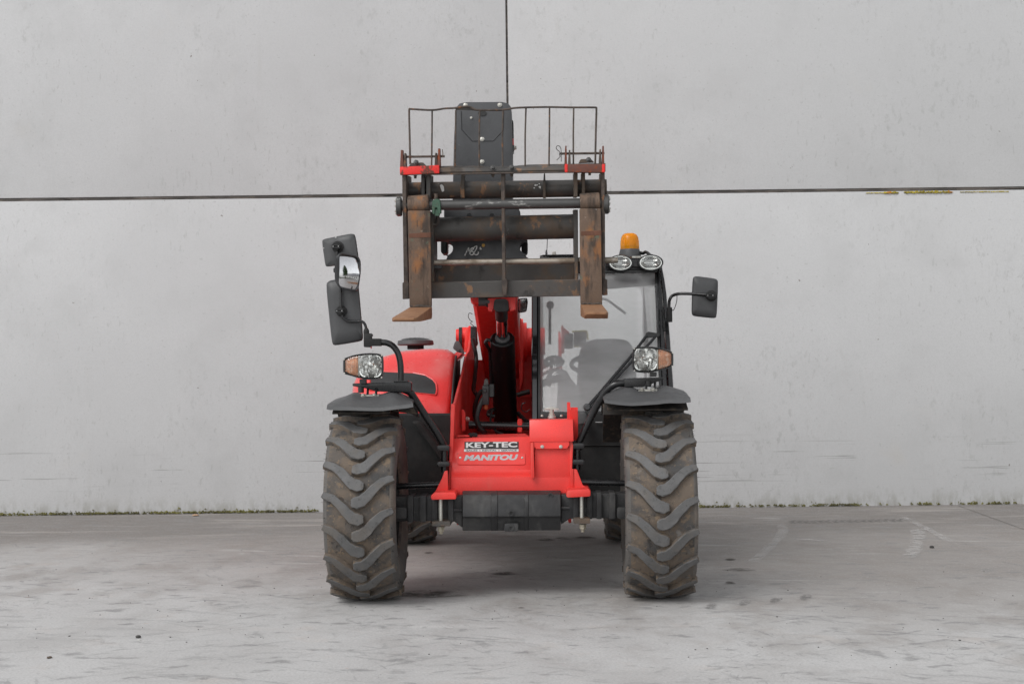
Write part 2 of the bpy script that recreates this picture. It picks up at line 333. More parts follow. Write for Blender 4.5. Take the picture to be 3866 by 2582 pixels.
def b_loft(bm, rings, cap=True, closed=True):
    vs = [[bm.verts.new(p) for p in r] for r in rings]
    k = len(vs[0])
    for a, b_ in zip(vs, vs[1:]):
        for i in range(k if closed else k - 1):
            j = (i + 1) % k
            bm.faces.new((a[i], a[j], b_[j], b_[i]))
    if cap and closed:
        bm.faces.new(vs[0][::-1]); bm.faces.new(vs[-1])
def b_box(bm, lo, hi, M=None):
    r = [[Vector((x, y, z)) for x, y in ((lo[0], lo[1]), (hi[0], lo[1]), (hi[0], hi[1]), (lo[0], hi[1]))] for z in (lo[2], hi[2])]
    if M: r = [[M @ p for p in q] for q in r]
    b_loft(bm, r)
def b_slab(bm, pts, Y, depth, dirn=Vector((0, 1, 0))):
    """outline in photo pixels at distance Y (number or function of (px,py)), thickness in metres"""
    f = Y if callable(Y) else (lambda a, b_: Y)
    front = [at(x, y, f(x, y)) for x, y in pts]
    b_loft(bm, [front, [p + dirn * depth for p in front]])
def b_tube(bm, path, r, k=12, cap=True):
    path = [Vector(p) for p in path]; rings = []
    t0 = (path[1] - path[0]).normalized()
    up = Vector((0, 0, 1)) if abs(t0.z) < .9 else Vector((0, 1, 0))
    u = t0.cross(up).normalized()
    for i, p in enumerate(path):
        if i == 0: t = path[1] - path[0]
        elif i == len(path) - 1: t = path[-1] - path[-2]
        else: t = (path[i + 1] - p).normalized() + (p - path[i - 1]).normalized()
        t.normalize(); u = (u - t * u.dot(t)).normalized(); v_ = t.cross(u)
        ri = r[i] if isinstance(r, (list, tuple)) else r
        rings.append([p + (u * math.cos(a) + v_ * math.sin(a)) * ri for a in [2 * math.pi * q / k for q in range(k)]])
    b_loft(bm, rings, cap)
def smoothp(path, n=5):
    P = [Vector(p) for p in path]; out = []
    for i in range(len(P) - 1):
        a, b_, c_, d = P[max(i - 1, 0)], P[i], P[i + 1], P[min(i + 2, len(P) - 1)]
        for q in range(n):
            t = q / n
            out.append(.5 * ((2 * b_) + (c_ - a) * t + (2 * a - 5 * b_ + 4 * c_ - d) * t * t + (3 * b_ - a - 3 * c_ + d) * t ** 3))
    out.append(P[-1]); return out
def b_lathe(bm, prof, c, axis='Z', k=24, cap=True):
    """prof: (radius, height along axis)"""
    c = Vector(c); A = {'X': Vector((1, 0, 0)), 'Y': Vector((0, 1, 0)), 'Z': Vector((0, 0, 1))}[axis] if isinstance(axis, str) else Vector(axis).normalized()
    u = A.orthogonal().normalized(); v_ = A.cross(u)
    rings = [[c + A * h + (u * math.cos(t) + v_ * math.sin(t)) * max(r, 1e-4) for t in [2 * math.pi * q / k for q in range(k)]] for r, h in prof]
    b_loft(bm, rings, cap)
def rounded(pts, frac=.25, n=3):
    """round the corners of a pixel outline"""
    out = []; k = len(pts)
    for i in range(k):
        p0, p1, p2 = Vector(pts[i - 1] + (0,)), Vector(pts[i] + (0,)), Vector(pts[(i + 1) % k] + (0,))
        a = p1 + (p0 - p1) * frac; b_ = p1 + (p2 - p1) * frac
        for q in range(n + 1):
            t = q / n
            p = a * (1 - t) ** 2 + p1 * 2 * t * (1 - t) + b_ * t * t
            out.append((p.x, p.y))
    return out
def inset(pts, f):
    cx = sum(p[0] for p in pts) / len(pts); cy = sum(p[1] for p in pts) / len(pts)
    return [(cx + (x - cx) * f, cy + (y - cy) * f) for x, y in pts]
def b_pillow(bm, pts, Y, depth, steps=((1.0, .03), (.97, .01), (.90, .0), (.5, -.004)), Yf=None):
    """solid with a rounded front: rings (scale, set-back), closed at the back"""
    g = Yf or (lambda x, y: Y)
    rings = [[at(x, y, g(x, y) + depth) for x, y in pts]]
    for sc, dy in steps: rings.append([at(x, y, g(x, y) + dy) for x, y in inset(pts, sc)])
    b_loft(bm, rings)
def mk(): return bmesh.new()
def slab(name, pts, Y, depth, mat, parent, bevel=.002, seg=1, dirn=Vector((0, 1, 0))):
    bm = mk(); b_slab(bm, pts, Y, depth, dirn); return link(name, bm, mat, parent, bevel, seg)
def rect(x0, y0, x1, y1): return [(x0, y1), (x1, y1), (x1, y0), (x0, y0)]
def tube(name, path, r, mat, parent, k=12):
    bm = mk(); b_tube(bm, path, r, k); return link(name, bm, mat, parent)
def ptube(name, pts, r, mat, parent, n=5, k=12):
    P = [at(*p) for p in pts]
    return tube(name, smoothp(P, n) if n > 1 else P, r, mat, parent, k)
def bolt(name, p, r, mat, parent, axis=(0, -1, 0), h=.008):
    bm = mk(); b_lathe(bm, [(r * 1.35, 0), (r * 1.35, h * .25)], p, axis, 12); b_lathe(bm, [(r, h * .25), (r, h), (r * .8, h * 1.1)], p, axis, 6)
    return link(name, bm, mat, parent, 0, smooth=30)
def text(name, body, mat, parent, pos, width, height, axis_x, axis_z, shear=0, offset=0.0, extrude=.0006):
    cu = bpy.data.curves.new(name, 'FONT'); cu.body = body; cu.shear = shear; cu.offset = offset; cu.extrude = 0; cu.resolution_u = 4
    tmp = bpy.data.objects.new('tmp', cu); COL.objects.link(tmp)
    dg = bpy.context.evaluated_depsgraph_get(); me0 = tmp.evaluated_get(dg).to_mesh()
    xs = [v_.co.x for v_ in me0.vertices]; ys = [v_.co.y for v_ in me0.vertices]
    x0, x1, y0, y1 = min(xs), max(xs), min(ys), max(ys)
    ax, az = Vector(axis_x).normalized(), Vector(axis_z).normalized(); nn = ax.cross(az)
    P = [Vector(pos) + ax * ((v_.co.x - x0) / (x1 - x0) * width) + az * ((v_.co.y - y0) / (y1 - y0) * height) for v_ in me0.vertices]
    bm = mk(); vs = [bm.verts.new(p) for p in P]
    for f in me0.polygons:
        try: bm.faces.new([vs[i] for i in f.vertices])
        except ValueError: pass
    tmp.evaluated_get(dg).to_mesh_clear(); bpy.data.objects.remove(tmp); bpy.data.curves.remove(cu)
    me = bpy.data.meshes.new(name); bm.to_mesh(me); bm.free(); me.materials.append(MATS[mat])
    o = bpy.data.objects.new(name, me); COL.objects.link(o); o.parent = parent; return o

# ------------------------------------------------------------------ setting: ground and wall
WALL_Y = 4.47
bm = mk()
gs = [-60, -20, -8, -4, -2, 0, 2, 4, 8, 20, 60]
gv = [[bm.verts.new((x, y, 0)) for x in gs] for y in [-70, -30, -12, -7, -4, -2, 0, 2, 4.6]]
for r0, r1 in zip(gv, gv[1:]):
    for i in range(len(gs) - 1): bm.faces.new((r0[i], r0[i + 1], r1[i + 1], r1[i]))
ground = tag(link('ground', bm, 'ground_concrete'), kind='structure')

wall = tag(empty('concrete_wall', (0, WALL_Y, 0)), 'pale grey precast concrete panel wall behind the red telehandler', 'wall')
SEAM = wat(1914, 200, WALL_Y).x
PW, PH, GAP = 6.2, 2.482, .021
JZ = 2.5
def panel(x0, x1, z0, z1):
    bm = mk(); b_box(bm, (x0, 0, z0), (x1, .16, z1))
    return link('concrete_panel', bm, 'wall_concrete', wall, .006, 2)
cols = [SEAM - 2 * PW, SEAM - PW, SEAM, SEAM + PW, SEAM + 2 * PW]
rows = [-.06, wat(1933, 733, WALL_Y).z, wat(1933, 733, WALL_Y).z + 2.5, wat(1933, 733, WALL_Y).z + 5.0]
for x0, x1 in zip(cols, cols[1:]):
    for z0, z1 in zip(rows, rows[1:]):
        panel(x0 + .008, x1 - .008, z0 + (.0125 if z0 > 0 else 0), z1 - .0125)
for z in rows[1:3]:
    bm = mk(); nseg = 160
    rings = []
    for i in range(nseg + 1):
        x = cols[0] + (cols[-1] - cols[0]) * i / nseg
        j = random.uniform(-.003, .003)
        rings.append([Vector((x, .012 + j, z - .014)), Vector((x, .007 + j, z)), Vector((x, .012 + j, z + .014)), Vector((x, .05, z + .014)), Vector((x, .05, z - .014))])
    b_loft(bm, rings); link('joint_seal', bm, 'sealant', wall)
for x in cols[1:4]:
    bm = mk(); b_box(bm, (x - .0095, .014, 0), (x + .0095, .05, rows[-1])); link('joint_seal', bm, 'sealant', wall)
bm = mk(); b_box(bm, (cols[0], .13, -.05), (cols[-1], .30, rows[-1])); link('backing_wall', bm, 'sealant', wall)

# moss and lichen: countless little tufts
def tufts(name, spots, mat):
    bm = mk()
    for (x, y, z, h, wd) in spots:
        a = random.uniform(0, 6.28); k = 5; top = bm.verts.new((x + random.uniform(-.3, .3) * wd, y - random.uniform(0, .5) * wd, z + h))
        ring = [bm.verts.new((x + math.cos(a + q * 6.283 / k) * wd * random.uniform(.5, 1.2), y + math.sin(a + q * 6.283 / k) * wd * .6, z + h * random.uniform(0, .35))) for q in range(k)]
        for q in range(k): bm.faces.new((ring[q], ring[(q + 1) % k], top))
    return link(name, bm, mat, None, 0, smooth=0, weld=False)
spots = []
def dens(x):
    d = math.sin(x * 2.3 + 1) * .4 + math.sin(x * 5.1) * .3 + math.sin(x * 11.7 + 2) * .3
    if x < -1.55: return .75 + .25 * d
    if 1.5 < x < 2.75: return .55 + .45 * d
    if 2.75 <= x < 3.2: return .08
    if x < 4.2: return .35 + .65 * d
    return .2
x = -9.0
while x < 6:
    if random.random() < max(0, dens(x)):
        for q in range(3):
            spots.append((x + random.uniform(-.01, .01), WALL_Y - random.uniform(-.002, .022), random.uniform(0, .014) if random.random() < .96 else random.uniform(.015, .04), random.uniform(.004, .018), random.uniform(.005, .013)))
    x += .006
tag(tufts('moss', spots, 'moss'), 'brown green moss growing along the foot of the concrete wall', 'moss', kind='stuff')
spots = []
for i in range(700):
    u = random.random(); px = 3270 + u * 540
    amp = 1.0 if 3340 < px < 3590 else .45
    if math.sin(px * .09) + math.sin(px * .031) < -1.2: continue
    p = wat(px, 729.5 - (px - 3350) * .0113 + random.uniform(-2.2, 3.6) * amp, WALL_Y)
    spots.append((p.x, WALL_Y - random.uniform(0, .004), p.z, random.uniform(.004, .014) * amp, random.uniform(.006, .016) * amp))
tag(tufts('lichen', spots, 'lichen'), 'yellow lichen on the panel edge below the joint on the right', 'lichen', kind='stuff')

# worn markings, prints, stains and a painted wheel shadow on the yard, a few millimetres above it
def faded(name, bm, lay, mat):
    me = bpy.data.meshes.new(name); bm.verts.index_update(); vals = [v_[lay] for v_ in bm.verts]; bm.to_mesh(me); bm.free(); me.materials.append(MATS[mat])
    o = bpy.data.objects.new(name, me); COL.objects.link(o); o.parent = ground; return o
def sheet(name, pts, mat, z=.004):
    bm = mk(); lay = bm.verts.layers.float.new('fade'); k = len(pts); cx_ = sum((Vector(p) for p in pts), Vector()) / k; prev = None
    for f, val in ((1.15, 0.0), (.85, .7), (.5, 1.0), (.05, 1.0)):
        ring = []
        for p in pts:
            q = cx_ + (p - cx_) * f; v_ = bm.verts.new((q.x, q.y, z)); v_[lay] = val; ring.append(v_)
        if prev:
            for i in range(k): bm.faces.new((prev[i], prev[(i + 1) % k], ring[(i + 1) % k], ring[i]))
        prev = ring
    return faded(name, bm, lay, mat)
def strip(name, pix, wid, mat, z=.004):
    P = smoothp([gat(*p) for p in pix], 4); bm = mk(); lay = bm.verts.layers.float.new('fade'); L = []; rs = random.Random(len(P))
    for i, p in enumerate(P):
        t = (P[min(i + 1, len(P) - 1)] - P[max(i - 1, 0)]).normalized(); s_ = Vector((-t.y, t.x, 0)) * wid * .5 * rs.uniform(.8, 1.2)
        e = min(1, min(i, len(P) - 1 - i) / 2); row = []
        for q, val in ((1.2, 0), (.6, .9), (0, 1), (-.6, .9), (-1.2, 0)):
            v_ = bm.verts.new((p.x + s_.x * q, p.y + s_.y * q, z)); v_[lay] = val * e; row.append(v_)
        L.append(row)
    for a, b_ in zip(L, L[1:]):
        for q in range(4): bm.faces.new((a[q], a[q + 1], b_[q + 1], b_[q]))
    return faded(name, bm, lay, mat)
strip('paint_mark', [(3430, 1963), (3520, 2008), (3600, 2052)], .06, 'worn_white_paint')
strip('paint_mark', [(3400, 1960), (3440, 1960)], .13, 'worn_white_paint', .008)
strip('paint_mark', [(3455, 1990), (3470, 2030), (3450, 2080), (3430, 2110)], .09, 'worn_white_paint', .006)
strip('paint_mark', [(2950, 1978), (2955, 2010), (2925, 2048), (2870, 2100), (2840, 2125)], .07, 'worn_white_paint')
strip('paint_mark', [(2990, 2036), (3130, 2044)], .10, 'worn_white_paint', .006)
bm = mk(); ja, jb = gat(3620, 1910), gat(4300, 2156); jt = (jb - ja).normalized(); js = Vector((-jt.y, jt.x, 0)) * .0022
bm.faces.new([bm.verts.new((p.x, p.y, .003)) for p in (ja + js, ja - js, jb - js, jb + js)]); link('slab_joint', bm, 'sealant', ground, smooth=0)
for i in range(16):
    px = 2990 + i * 27; py = 1971 - i * .4
    a, b_, c_ = gat(px, py - 6), gat(px - 16, py), gat(px, py + 6)
    d_ = Vector((.035, 0, 0))
    sheet('tread_print', [a, a + d_, b_ + d_, c_ + d_, c_, b_], 'tread_dirt')
for px, py in ((2690, 2291), (2815, 2278), (2932, 2267), (3045, 2257)):
    P = [(px - 25, py - 5), (px - 8, py - 13), (px + 24, py - 10), (px + 14, py + 3), (px - 10, py + 12), (px - 25, py + 8)]
    sheet('tread_print', [gat(*p) for p in rounded(P, .3)], 'tread_dirt')
for px, py, rx, ry in ((1900, 2165, 46, 7), (1620, 2243, 130, 14), (1620, 2087, 18, 3), (1970, 2295, 14, 3), (2755, 2202, 20, 7), (2758, 2112, 20, 4), (2060, 2038, 34, 5), (2120, 2034, 30, 5), (2210, 2030, 40, 5), (2790, 2151, 60, 6)):  # wide patch right of the left front wheel is its painted shadow
    sheet('oil_and_shade', [gat(px + rx * math.cos(t) * (1 + .15 * math.sin(3 * t)), py + ry * math.sin(t)) for t in [q * 6.283 / 24 for q in range(24)]], 'oil_and_shade', .003)

# small litter on the yard
def stone(name, px, py, r, mat, flat=.7):
    g = gat(px, py); bm = mk(); bmesh.ops.create_icosphere(bm, subdivisions=2, radius=1)
    rs = random.Random(px)
    for v_ in bm.verts:
        v_.co *= 1 + rs.uniform(-.16, .16); v_.co = Vector((v_.co.x * r * 1.2, v_.co.y * r, v_.co.z * r * flat))
    o = link(name, bm, mat, None, 0, smooth=20); o.location = (g.x, g.y, r * flat * .8); o.rotation_euler.z = rs.uniform(0, 6)
    return o
tag(stone('pebble', 522, 2407, .0095, 'pebble_stone'), 'dark grey pebble lying on the light concrete at lower left', 'pebble')
tag(stone('paint_chip', 524, 2416, .009, 'chip_white', .2), 'white chip lying just in front of the dark pebble', 'chip')
tag(stone('pebble', 3518, 2068, .012, 'pebble_stone'), 'dark pebble on the dirty concrete right of the worn white stroke', 'pebble')
tag(stone('twig', 187, 2483, .010, 'bark', .4), 'small brown bark scrap on concrete near the lower left corner', 'scrap')
lf = stone('dry_leaf', 738, 1947, .022, 'leaf_dry', .35)
tag(lf, 'curled tan dry leaf at the foot of the wall left of the telehandler', 'leaf')
bm = mk()
rs = random.Random(3)
for i in range(170):
    g = gat(rs.uniform(20, 3840), rs.triangular(1960, 2570, 2250)); r = rs.triangular(.001, .0038, .0015)
    mtx = Matrix.Translation((g.x, g.y, r * .5)) @ Matrix.Rotation(rs.uniform(0, 6), 4, 'Z') @ Matrix.Diagonal((r * rs.uniform(.8, 1.8), r, r * .7, 1))
    bmesh.ops.create_icosphere(bm, subdivisions=1, radius=1, matrix=mtx)
tag(link('grit', bm, 'pebble_stone', None, 0, weld=False), 'dark specks of grit scattered over the concrete yard', 'grit', kind='stuff')

# ------------------------------------------------------------------ the telehandler
T = tag(empty('telehandler'), 'red compact telehandler with rusty pallet forks, facing front', 'telehandler')
T.rotation_euler.z = YAW

# ---- wheels
TR, TW = .443, .150          # outer radius over lugs, half width of tread
def crown(u): return -.016 * (abs(u) / TW) ** 2.2
def lug_mesh():
    cl = [(-.168, .006, .0145), (-.150, -.001, .018), (-.118, -.014, .0205), (-.083, -.044, .023), (-.048, -.082, .026), (-.022, -.105, .030), (.004, -.112, .030), (.020, -.112, .024)]
    bm = mk(); rings = []
    def P(u, v_, h):
        r = TR + crown(u) - h; a = v_ / TR
        return Vector((u * .95, -r * math.cos(a), r * math.sin(a)))
    for i, (u, v_, hw) in enumerate(cl):
        p, q = cl[max(i - 1, 0)], cl[min(i + 1, len(cl) - 1)]
        t = Vector((q[0] - p[0], q[1] - p[1])).normalized(); nx, ny = -t.y, t.x
        ring = []
        for s_, h in ((-1.05, .030), (-.90, .003), (-.78, 0), (.78, 0), (.90, .003), (1.05, .030)):
            ring.append(P(u + nx * hw * s_, v_ + ny * hw * s_, h))
        rings.append(ring)
    e = [P(.029, -.112 + s_ * .015, h) for s_, h in ((-1.2, .030), (-.95, .004), (-.8, .001), (.8, .001), (.95, .004), (1.2, .030))]
    rings.append(e)
    b_loft(bm, rings); return bm
def lug_mesh_m():
    bm = lug_mesh()
    for v_ in bm.verts: v_.co.x *= -1
    return bm
LUG = ([], [])
for side_ in (0, 1):
    for var in range(4):
        bm = lug_mesh() if side_ == 0 else lug_mesh_m(); rs = random.Random(var * 7 + side_)
        bmesh.ops.subdivide_edges(bm, edges=[e for e in bm.edges], cuts=1, use_grid_fill=True)
        for v_ in bm.verts:
            h_ = TR + crown(v_.co.x) - math.hypot(v_.co.y, v_.co.z)
            if h_ < .012: v_.co += Vector((rs.gauss(0, .0011), rs.gauss(0, .0008), rs.gauss(0, .0011)))
        o = link('tread_lug', bm, 'lug_rubber', smooth=22); me_ = o.data
        me_.materials.append(MATS['tyre_rubber'])
        for f in me_.polygons:
            if math.hypot(f.center.y, f.center.z) - crown(f.center.x) < TR - .006: f.material_index = 1
        LUG[side_].append(me_); bpy.data.objects.remove(o)
def wheel(x, y, steer=0.0, side=1, off=0.0, full=True):
    bm = mk()   # rim
    b_lathe(bm, [(.215, -.13), (.222, -.13), (.205, -.10), (.19, -.02), (.19, .06), (.215, .12), (.222, .13), (.21, .13), (.175, .05), (.10, .035), (.085, .075), (.0, .078)], (0, 0, 0), 'X', 40, False)
    if side < 0:
        for v_ in bm.verts: v_.co.x *= -1
    w_ = link('wheel', bm, 'axle_paint', T); w_.location = (x, y, TR - .006); w_.rotation_euler.z = steer
    bm = mk()   # tyre carcass
    prof = [(.215, -.125), (.245, -.150), (.29, -.168), (.335, -.174), (.375, -.171), (.397, -.163), (.405, -.150)]
    prof += [(TR - .026 + crown(u) * .8, u) for u in (-.13, -.09, -.05, -.003, .0, .003, .05, .09, .13)]
    prof += [(r, -h) for r, h in prof[6::-1]]
    b_lathe(bm, prof, (0, 0, 0), 'X', 96, False)
    for v_ in bm.verts: v_.co.x *= .945
    me = link('tyre', bm, 'tyre_rubber', w_, smooth=50)
    me.data.materials.append(MATS['sidewall_rubber'])
    for f in me.data.polygons:
        if abs(f.center.x) > .141: f.material_index = 1
    N = 18
    for s_ in (0, 1):
        for i in range(N):
            o = bpy.data.objects.new('tread_lug', LUG[s_][(i * 3 + s_) % 4]); COL.objects.link(o); o.parent = w_
            o.rotation_euler.x = (i + .5 * s_ + off) * 2 * math.pi / N
    bm = mk(); rs = random.Random(int(x * 100))     # moulding whiskers
    for i in range(230):
        a = rs.uniform(0, 6.283); sgn = rs.choice((-1, 1)); r = rs.choice((.405, .409, .37)); u = sgn * (.148 if r > .39 else .162)
        p = Vector((u, -r * math.cos(a), r * math.sin(a))); d_ = Vector((sgn * rs.uniform(.004, .010), -math.cos(a) * .004, math.sin(a) * .004))
        b_tube(bm, [p, p + d_], .0007, 3)
    tag(link('rubber_whiskers', bm, 'hose_rubber', w_, weld=False), kind='stuff')
    for i in range(8):
        a = i * math.pi / 4; bolt('wheel_nut', (side * .052, .13 * math.cos(a), .13 * math.sin(a)), .011, 'zinc', w_, (side, 0, 0), .018)
    return w_
wheel(-.683, 0, R(.6), -1, .42); wheel(.697, 0, R(-1.2), 1, .15)
wheel(-.702, 2.32, 0, -1, .7); wheel(.708, 2.32, 0, 1, .3)

# ---- chassis
bm = mk(); b_box(bm, (-.26, .45, .50), (.26, 2.70, .62)); chassis = link('chassis', bm, 'black_inner', T, .01)
bm = mk(); b_box(bm, (-.40, 2.68, .52), (.62, 3.02, .98)); link('counterweight', bm, 'red_frame', chassis, .03, 3)
# side cheeks of the frame, rising to the boom pivot
def cheek(x, th, prof=None):
    prof = prof or [(.10, .50), (.10, .86), (.14, .895), (.30, .915), (1.06, 1.085), (1.4, 1.18), (1.7, 1.21), (2.05, 1.34), (2.45, 1.36), (2.62, 1.25), (2.70, .95), (2.70, .45), (.35, .45)]
    bm = mk(); b_loft(bm, [[Vector((x + s_, y, z)) for y, z in prof] for s_ in (0, th)])
    return link('frame_cheek', bm, 'red_frame', chassis, .003)
XL = at(1706, 1650, .10).x
cheek(XL - .006, .014); cheek(.262, .014, [(.45, .50), (.45, .76), (1.2, .95), (1.75, 1.06), (2.05, 1.28), (2.45, 1.34), (2.62, 1.25), (2.70, .95), (2.70, .45)])
bm = mk(); b_box(bm, (XL + .01, 2.35, .50), (.26, 2.38, 1.16)); link('rear_web', bm, 'red_frame', chassis, .003)
bm = mk(); b_box(bm, (XL + .01, .18, .665), (.26, 2.3, .690)); link('frame_floor', bm, 'red_frame', chassis, .003)
# front cross member with the fold
def front_frame():
    def Yp(px, py):
        return .145 - (py - 1650) / 128 * .085
    pts_u = [(1706, 1662), (1716, 1654), (1998, 1648), (2008, 1654), (2010, 1778), (1704, 1780)]
    o = slab('front_plate', pts_u, Yp, .025, 'red_frame', T, .004, 2)
    bm = mk()
    A = [at(1704, 1776, .060), at(2010, 1773, .060)]; rings = []
    for yy, dy in ((1776, .060), (1782, .056), (1790, .044), (1797, .030), (1804, .022)):
        rings.append([at(1704, yy, dy), at(2010, yy - 3, dy), at(2010, yy - 3, dy) + Vector((0, .03, 0)), at(1704, yy, dy) + Vector((0, .03, 0))])
    b_loft(bm, rings); link('fold', bm, 'red_frame', o)
    low = [(1702, 1802), (2154, 1798), (2154, 1884), (2130, 1886), (2124, 1874), (2110, 1865), (2095, 1864), (1765, 1867), (1750, 1869), (1738, 1877), (1730, 1892), (1703, 1893)]
    slab('lower_plate', low, .020, .03, 'red_frame', o, .003, 2)
    return o
FF = front_frame()
# rims of the cheeks at the front, left and right
slab('cheek_edge', [(1703, 1526), (1712, 1522), (1718, 1530), (1712, 1660), (1702, 1890), (1690, 1890), (1694, 1790), (1700, 1620)], .085, .05, 'red_frame', FF, .003, 2)
slab('cheek_edge', [(2149, 1666), (2160, 1664), (2164, 1680), (2160, 1770), (2166, 1770), (2168, 1850), (2154, 1850), (2150, 1760)], .01, .05, 'red_frame', FF, .003, 2)
slab('gusset_plate', [(2003, 1672), (2014, 1668), (2018, 1800), (2010, 1810), (2004, 1802)], -.012, .05, 'red_frame', FF, .003, 2)
for s_, (pts) in ((-1, [(1642, 1858), (1668, 1806), (1678, 1778), (1690, 1776), (1692, 1862)]), (1, [(2168, 1770), (2178, 1772), (2188, 1798), (2200, 1830), (2214, 1838), (2220, 1848), (2168, 1852)])):
    slab('foot_gusset', pts, -.03, .02, 'red_frame', FF, .003, 2)
slab('foot_flange', [(1627, 1870), (1640, 1860), (1716, 1857), (1722, 1866), (1721, 1884), (1632, 1886), (1627, 1882)], -.155, .30, 'red_frame', FF, .004, 2)
slab('foot_flange', [(2140, 1858), (2144, 1850), (2222, 1845), (2230, 1852), (2230, 1870), (2224, 1874), (2144, 1878), (2138, 1874)], -.155, .30, 'red_frame', FF, .004, 2)
# top plates
bm = mk(); b_loft(bm, [[at(1716, 1655, .145), at(2000, 1648, .145), at(1985, 1636, .45), at(1740, 1642, .45)], [p - Vector((0, 0, .01)) for p in (at(1716, 1655, .145), at(2000, 1648, .145), at(1985, 1636, .45), at(1740, 1642, .45))]])
link('top_plate', bm, 'red_frame', FF, .002)
bm = mk(); p = at(1725, 1650, .17); q = at(1772, 1649, .17); d_ = Vector((0, .12, 0)); u_ = Vector((0, 0, .007))
b_loft(bm, [[p, q, q + d_, p + d_], [p + u_, q + u_, q + d_ + u_, p + d_ + u_]]); link('cover_strip', bm, 'red_frame', FF, .002)
# debris clump on the ledge
bm = mk(); rs = random.Random(5)
for i in range(22):
    c0 = at(1785 + rs.uniform(-12, 14), 1641 + rs.uniform(-6, 5), .20); bmesh.ops.create_icosphere(bm, subdivisions=1, radius=rs.uniform(.004, .010), matrix=Matrix.Translation(c0))
tag(link('dirt_clump', bm, 'black_inner', FF, weld=False), kind='stuff')
# name plate, sticker and lettering on the sloping plate
def on_plate(px, py, lift=.0): 
    p = at(px, py, .145 - (py - 1650) / 128 * .085); return p + PN * lift
pa, pb, pc = at(1720, 1770, .145 - 120 / 128 * .085), at(1990, 1766, .145 - 116 / 128 * .085), at(1720, 1660, .145 - 10 / 128 * .085)
AX = (pb - pa).normalized(); AZ = (pc - pa); AZ = (AZ - AX * AZ.dot(AX)).normalized(); PN = AX.cross(AZ).normalized()
if PN.y > 0: PN = -PN
def plate_sheet(name, pix, mat, lift, th=.0015):
    bm = mk(); f = [on_plate(x, y, lift) for x, y in pix]
    b_loft(bm, [f, [p + PN * th for p in f]]); return link(name, bm, mat, FF, .0004)
plate_sheet('sticker_top', rect(1754, 1668, 1958, 1695)[::1], 'black_print', .002)
plate_sheet('sticker_strip', rect(1752, 1696, 1958, 1706), 'white_print', .002)
plate_sheet('name_plate', rounded(rect(1727, 1712, 1983, 1755), .08), 'red_frame', .002, .003)
def plate_text(name, body, x0, y1, x1, y0, mat, lift, shear=0, off=.0):
    a = on_plate(x0, y1, lift); wd = (on_plate(x1, y1, lift) - a).length; ht = (on_plate(x0, y0, lift) - a).length
    return text(name, body, mat, FF, a, wd, ht, AX, AZ, shear, off)
plate_text('sticker_letters', 'KEY-TEC', 1759, 1692, 1953, 1671, 'white_print', .0042, 0, .035)
plate_text('sticker_small_letters', 'SALES', 1761, 1704.5, 1803, 1698.5, 'black_print', .0042, 0, .02)
plate_text('sticker_small_letters', 'RENTAL', 1821, 1704.5, 1875, 1698.5, 'black_print', .0042, 0, .02)
plate_text('sticker_small_letters', 'SERVICE', 1892, 1704.5, 1951, 1698.5, 'black_print', .0042, 0, .02)
for px in (1812, 1884):
    bm = mk(); ctr = on_plate(px, 1701.2, .0042)
    bm.faces.new([bm.verts.new(ctr + (AX * math.cos(q * math.pi / 5 + math.pi / 2) + AZ * math.sin(q * math.pi / 5 + math.pi / 2)) * (.0045 if q % 2 == 0 else .002)) for q in range(10)])
    link('sticker_star', bm, 'red_print', FF, smooth=0)
plate_text('name_letters', 'MANITOU', 1751, 1741, 1957, 1719, 'silver_print', .0058, .22, .055)
for px in (1738, 1972): bolt('rivet', on_plate(px, 1729, .005), .004, 'zinc', FF, PN, .004)

# ---- valve box on the right of the plate
BX = slab('valve_box', [(2018, 1690), (2150, 1688), (2152, 1800), (2018, 1804)], .0195, .22, 'red_frame', T, .003, 2)
bm = mk()
prof = [(1582, .0 + .20), (1584, .02), (1630, -.030), (1668, -.034)]
lid = [at(1998, 1668, -.034), at(2166, 1664, -.034), at(2165, 1628, -.030), at(2160, 1584, .015), at(2140, 1572, .15), at(1996, 1574, .15), at(1998, 1586, .015), at(1998, 1632, -.030)]
def lidring(y, dy): return [at(1999, y, dy), at(2163 + (y - 1584) * .03, y - 2, dy)]
rr_ = [lidring(1668, -.008), lidring(1631, -.006), lidring(1585, .015), lidring(1573, .17)]
bk = Vector((0, .006, 0))
tops = [q[0] for q in rr_], [q[1] for q in rr_]
b_loft(bm, [[rr_[0][0], rr_[0][1], Vector((rr_[0][1].x, .20, rr_[0][1].z)), Vector((rr_[0][0].x, .20, rr_[0][0].z))],
            [rr_[1][0], rr_[1][1], Vector((rr_[1][1].x, .20, rr_[1][1].z)), Vector((rr_[1][0].x, .20, rr_[1][0].z))],
            [rr_[2][0], rr_[2][1], Vector((rr_[2][1].x, .20, rr_[2][1].z)), Vector((rr_[2][0].x, .20, rr_[2][0].z))]])
link('box_lid', bm, 'red_paint', BX, .003, 2)
slab('lid_tab', [(2014, 1664), (2150, 1662), (2150, 1680), (2142, 1694), (2024, 1695), (2014, 1682)], -.004, .02, 'red_paint', BX, .002)
for px in (2047, 2117): bolt('bolt', at(px, 1686, -.005), .0065, 'zinc', BX, (0, -1, 0), .007)
c0 = at(2083, 1578, .10)
bm = mk(); b_lathe(bm, [(.020, 0), (.020, .008), (.015, .012), (.015, .020), (.011, .022), (.011, .040)], c0, 'Z', 18); kn = link('t_handle', bm, 'zinc', BX)
bm = mk(); b_loft(bm, [[c0 + Vector((x, y, .040 + z0)) for x, z0 in ((-.036, .0), (.036, .0), (.037, .006), (.0, .015), (-.037, .006))] for y in (-.007, .007)]); link('t_handle', bm, 'zinc', BX, .002)
for px in (2046, 2119): bolt('bolt', at(px, 1572, .11), .006, 'zinc', BX, (0, 0, 1), .008)
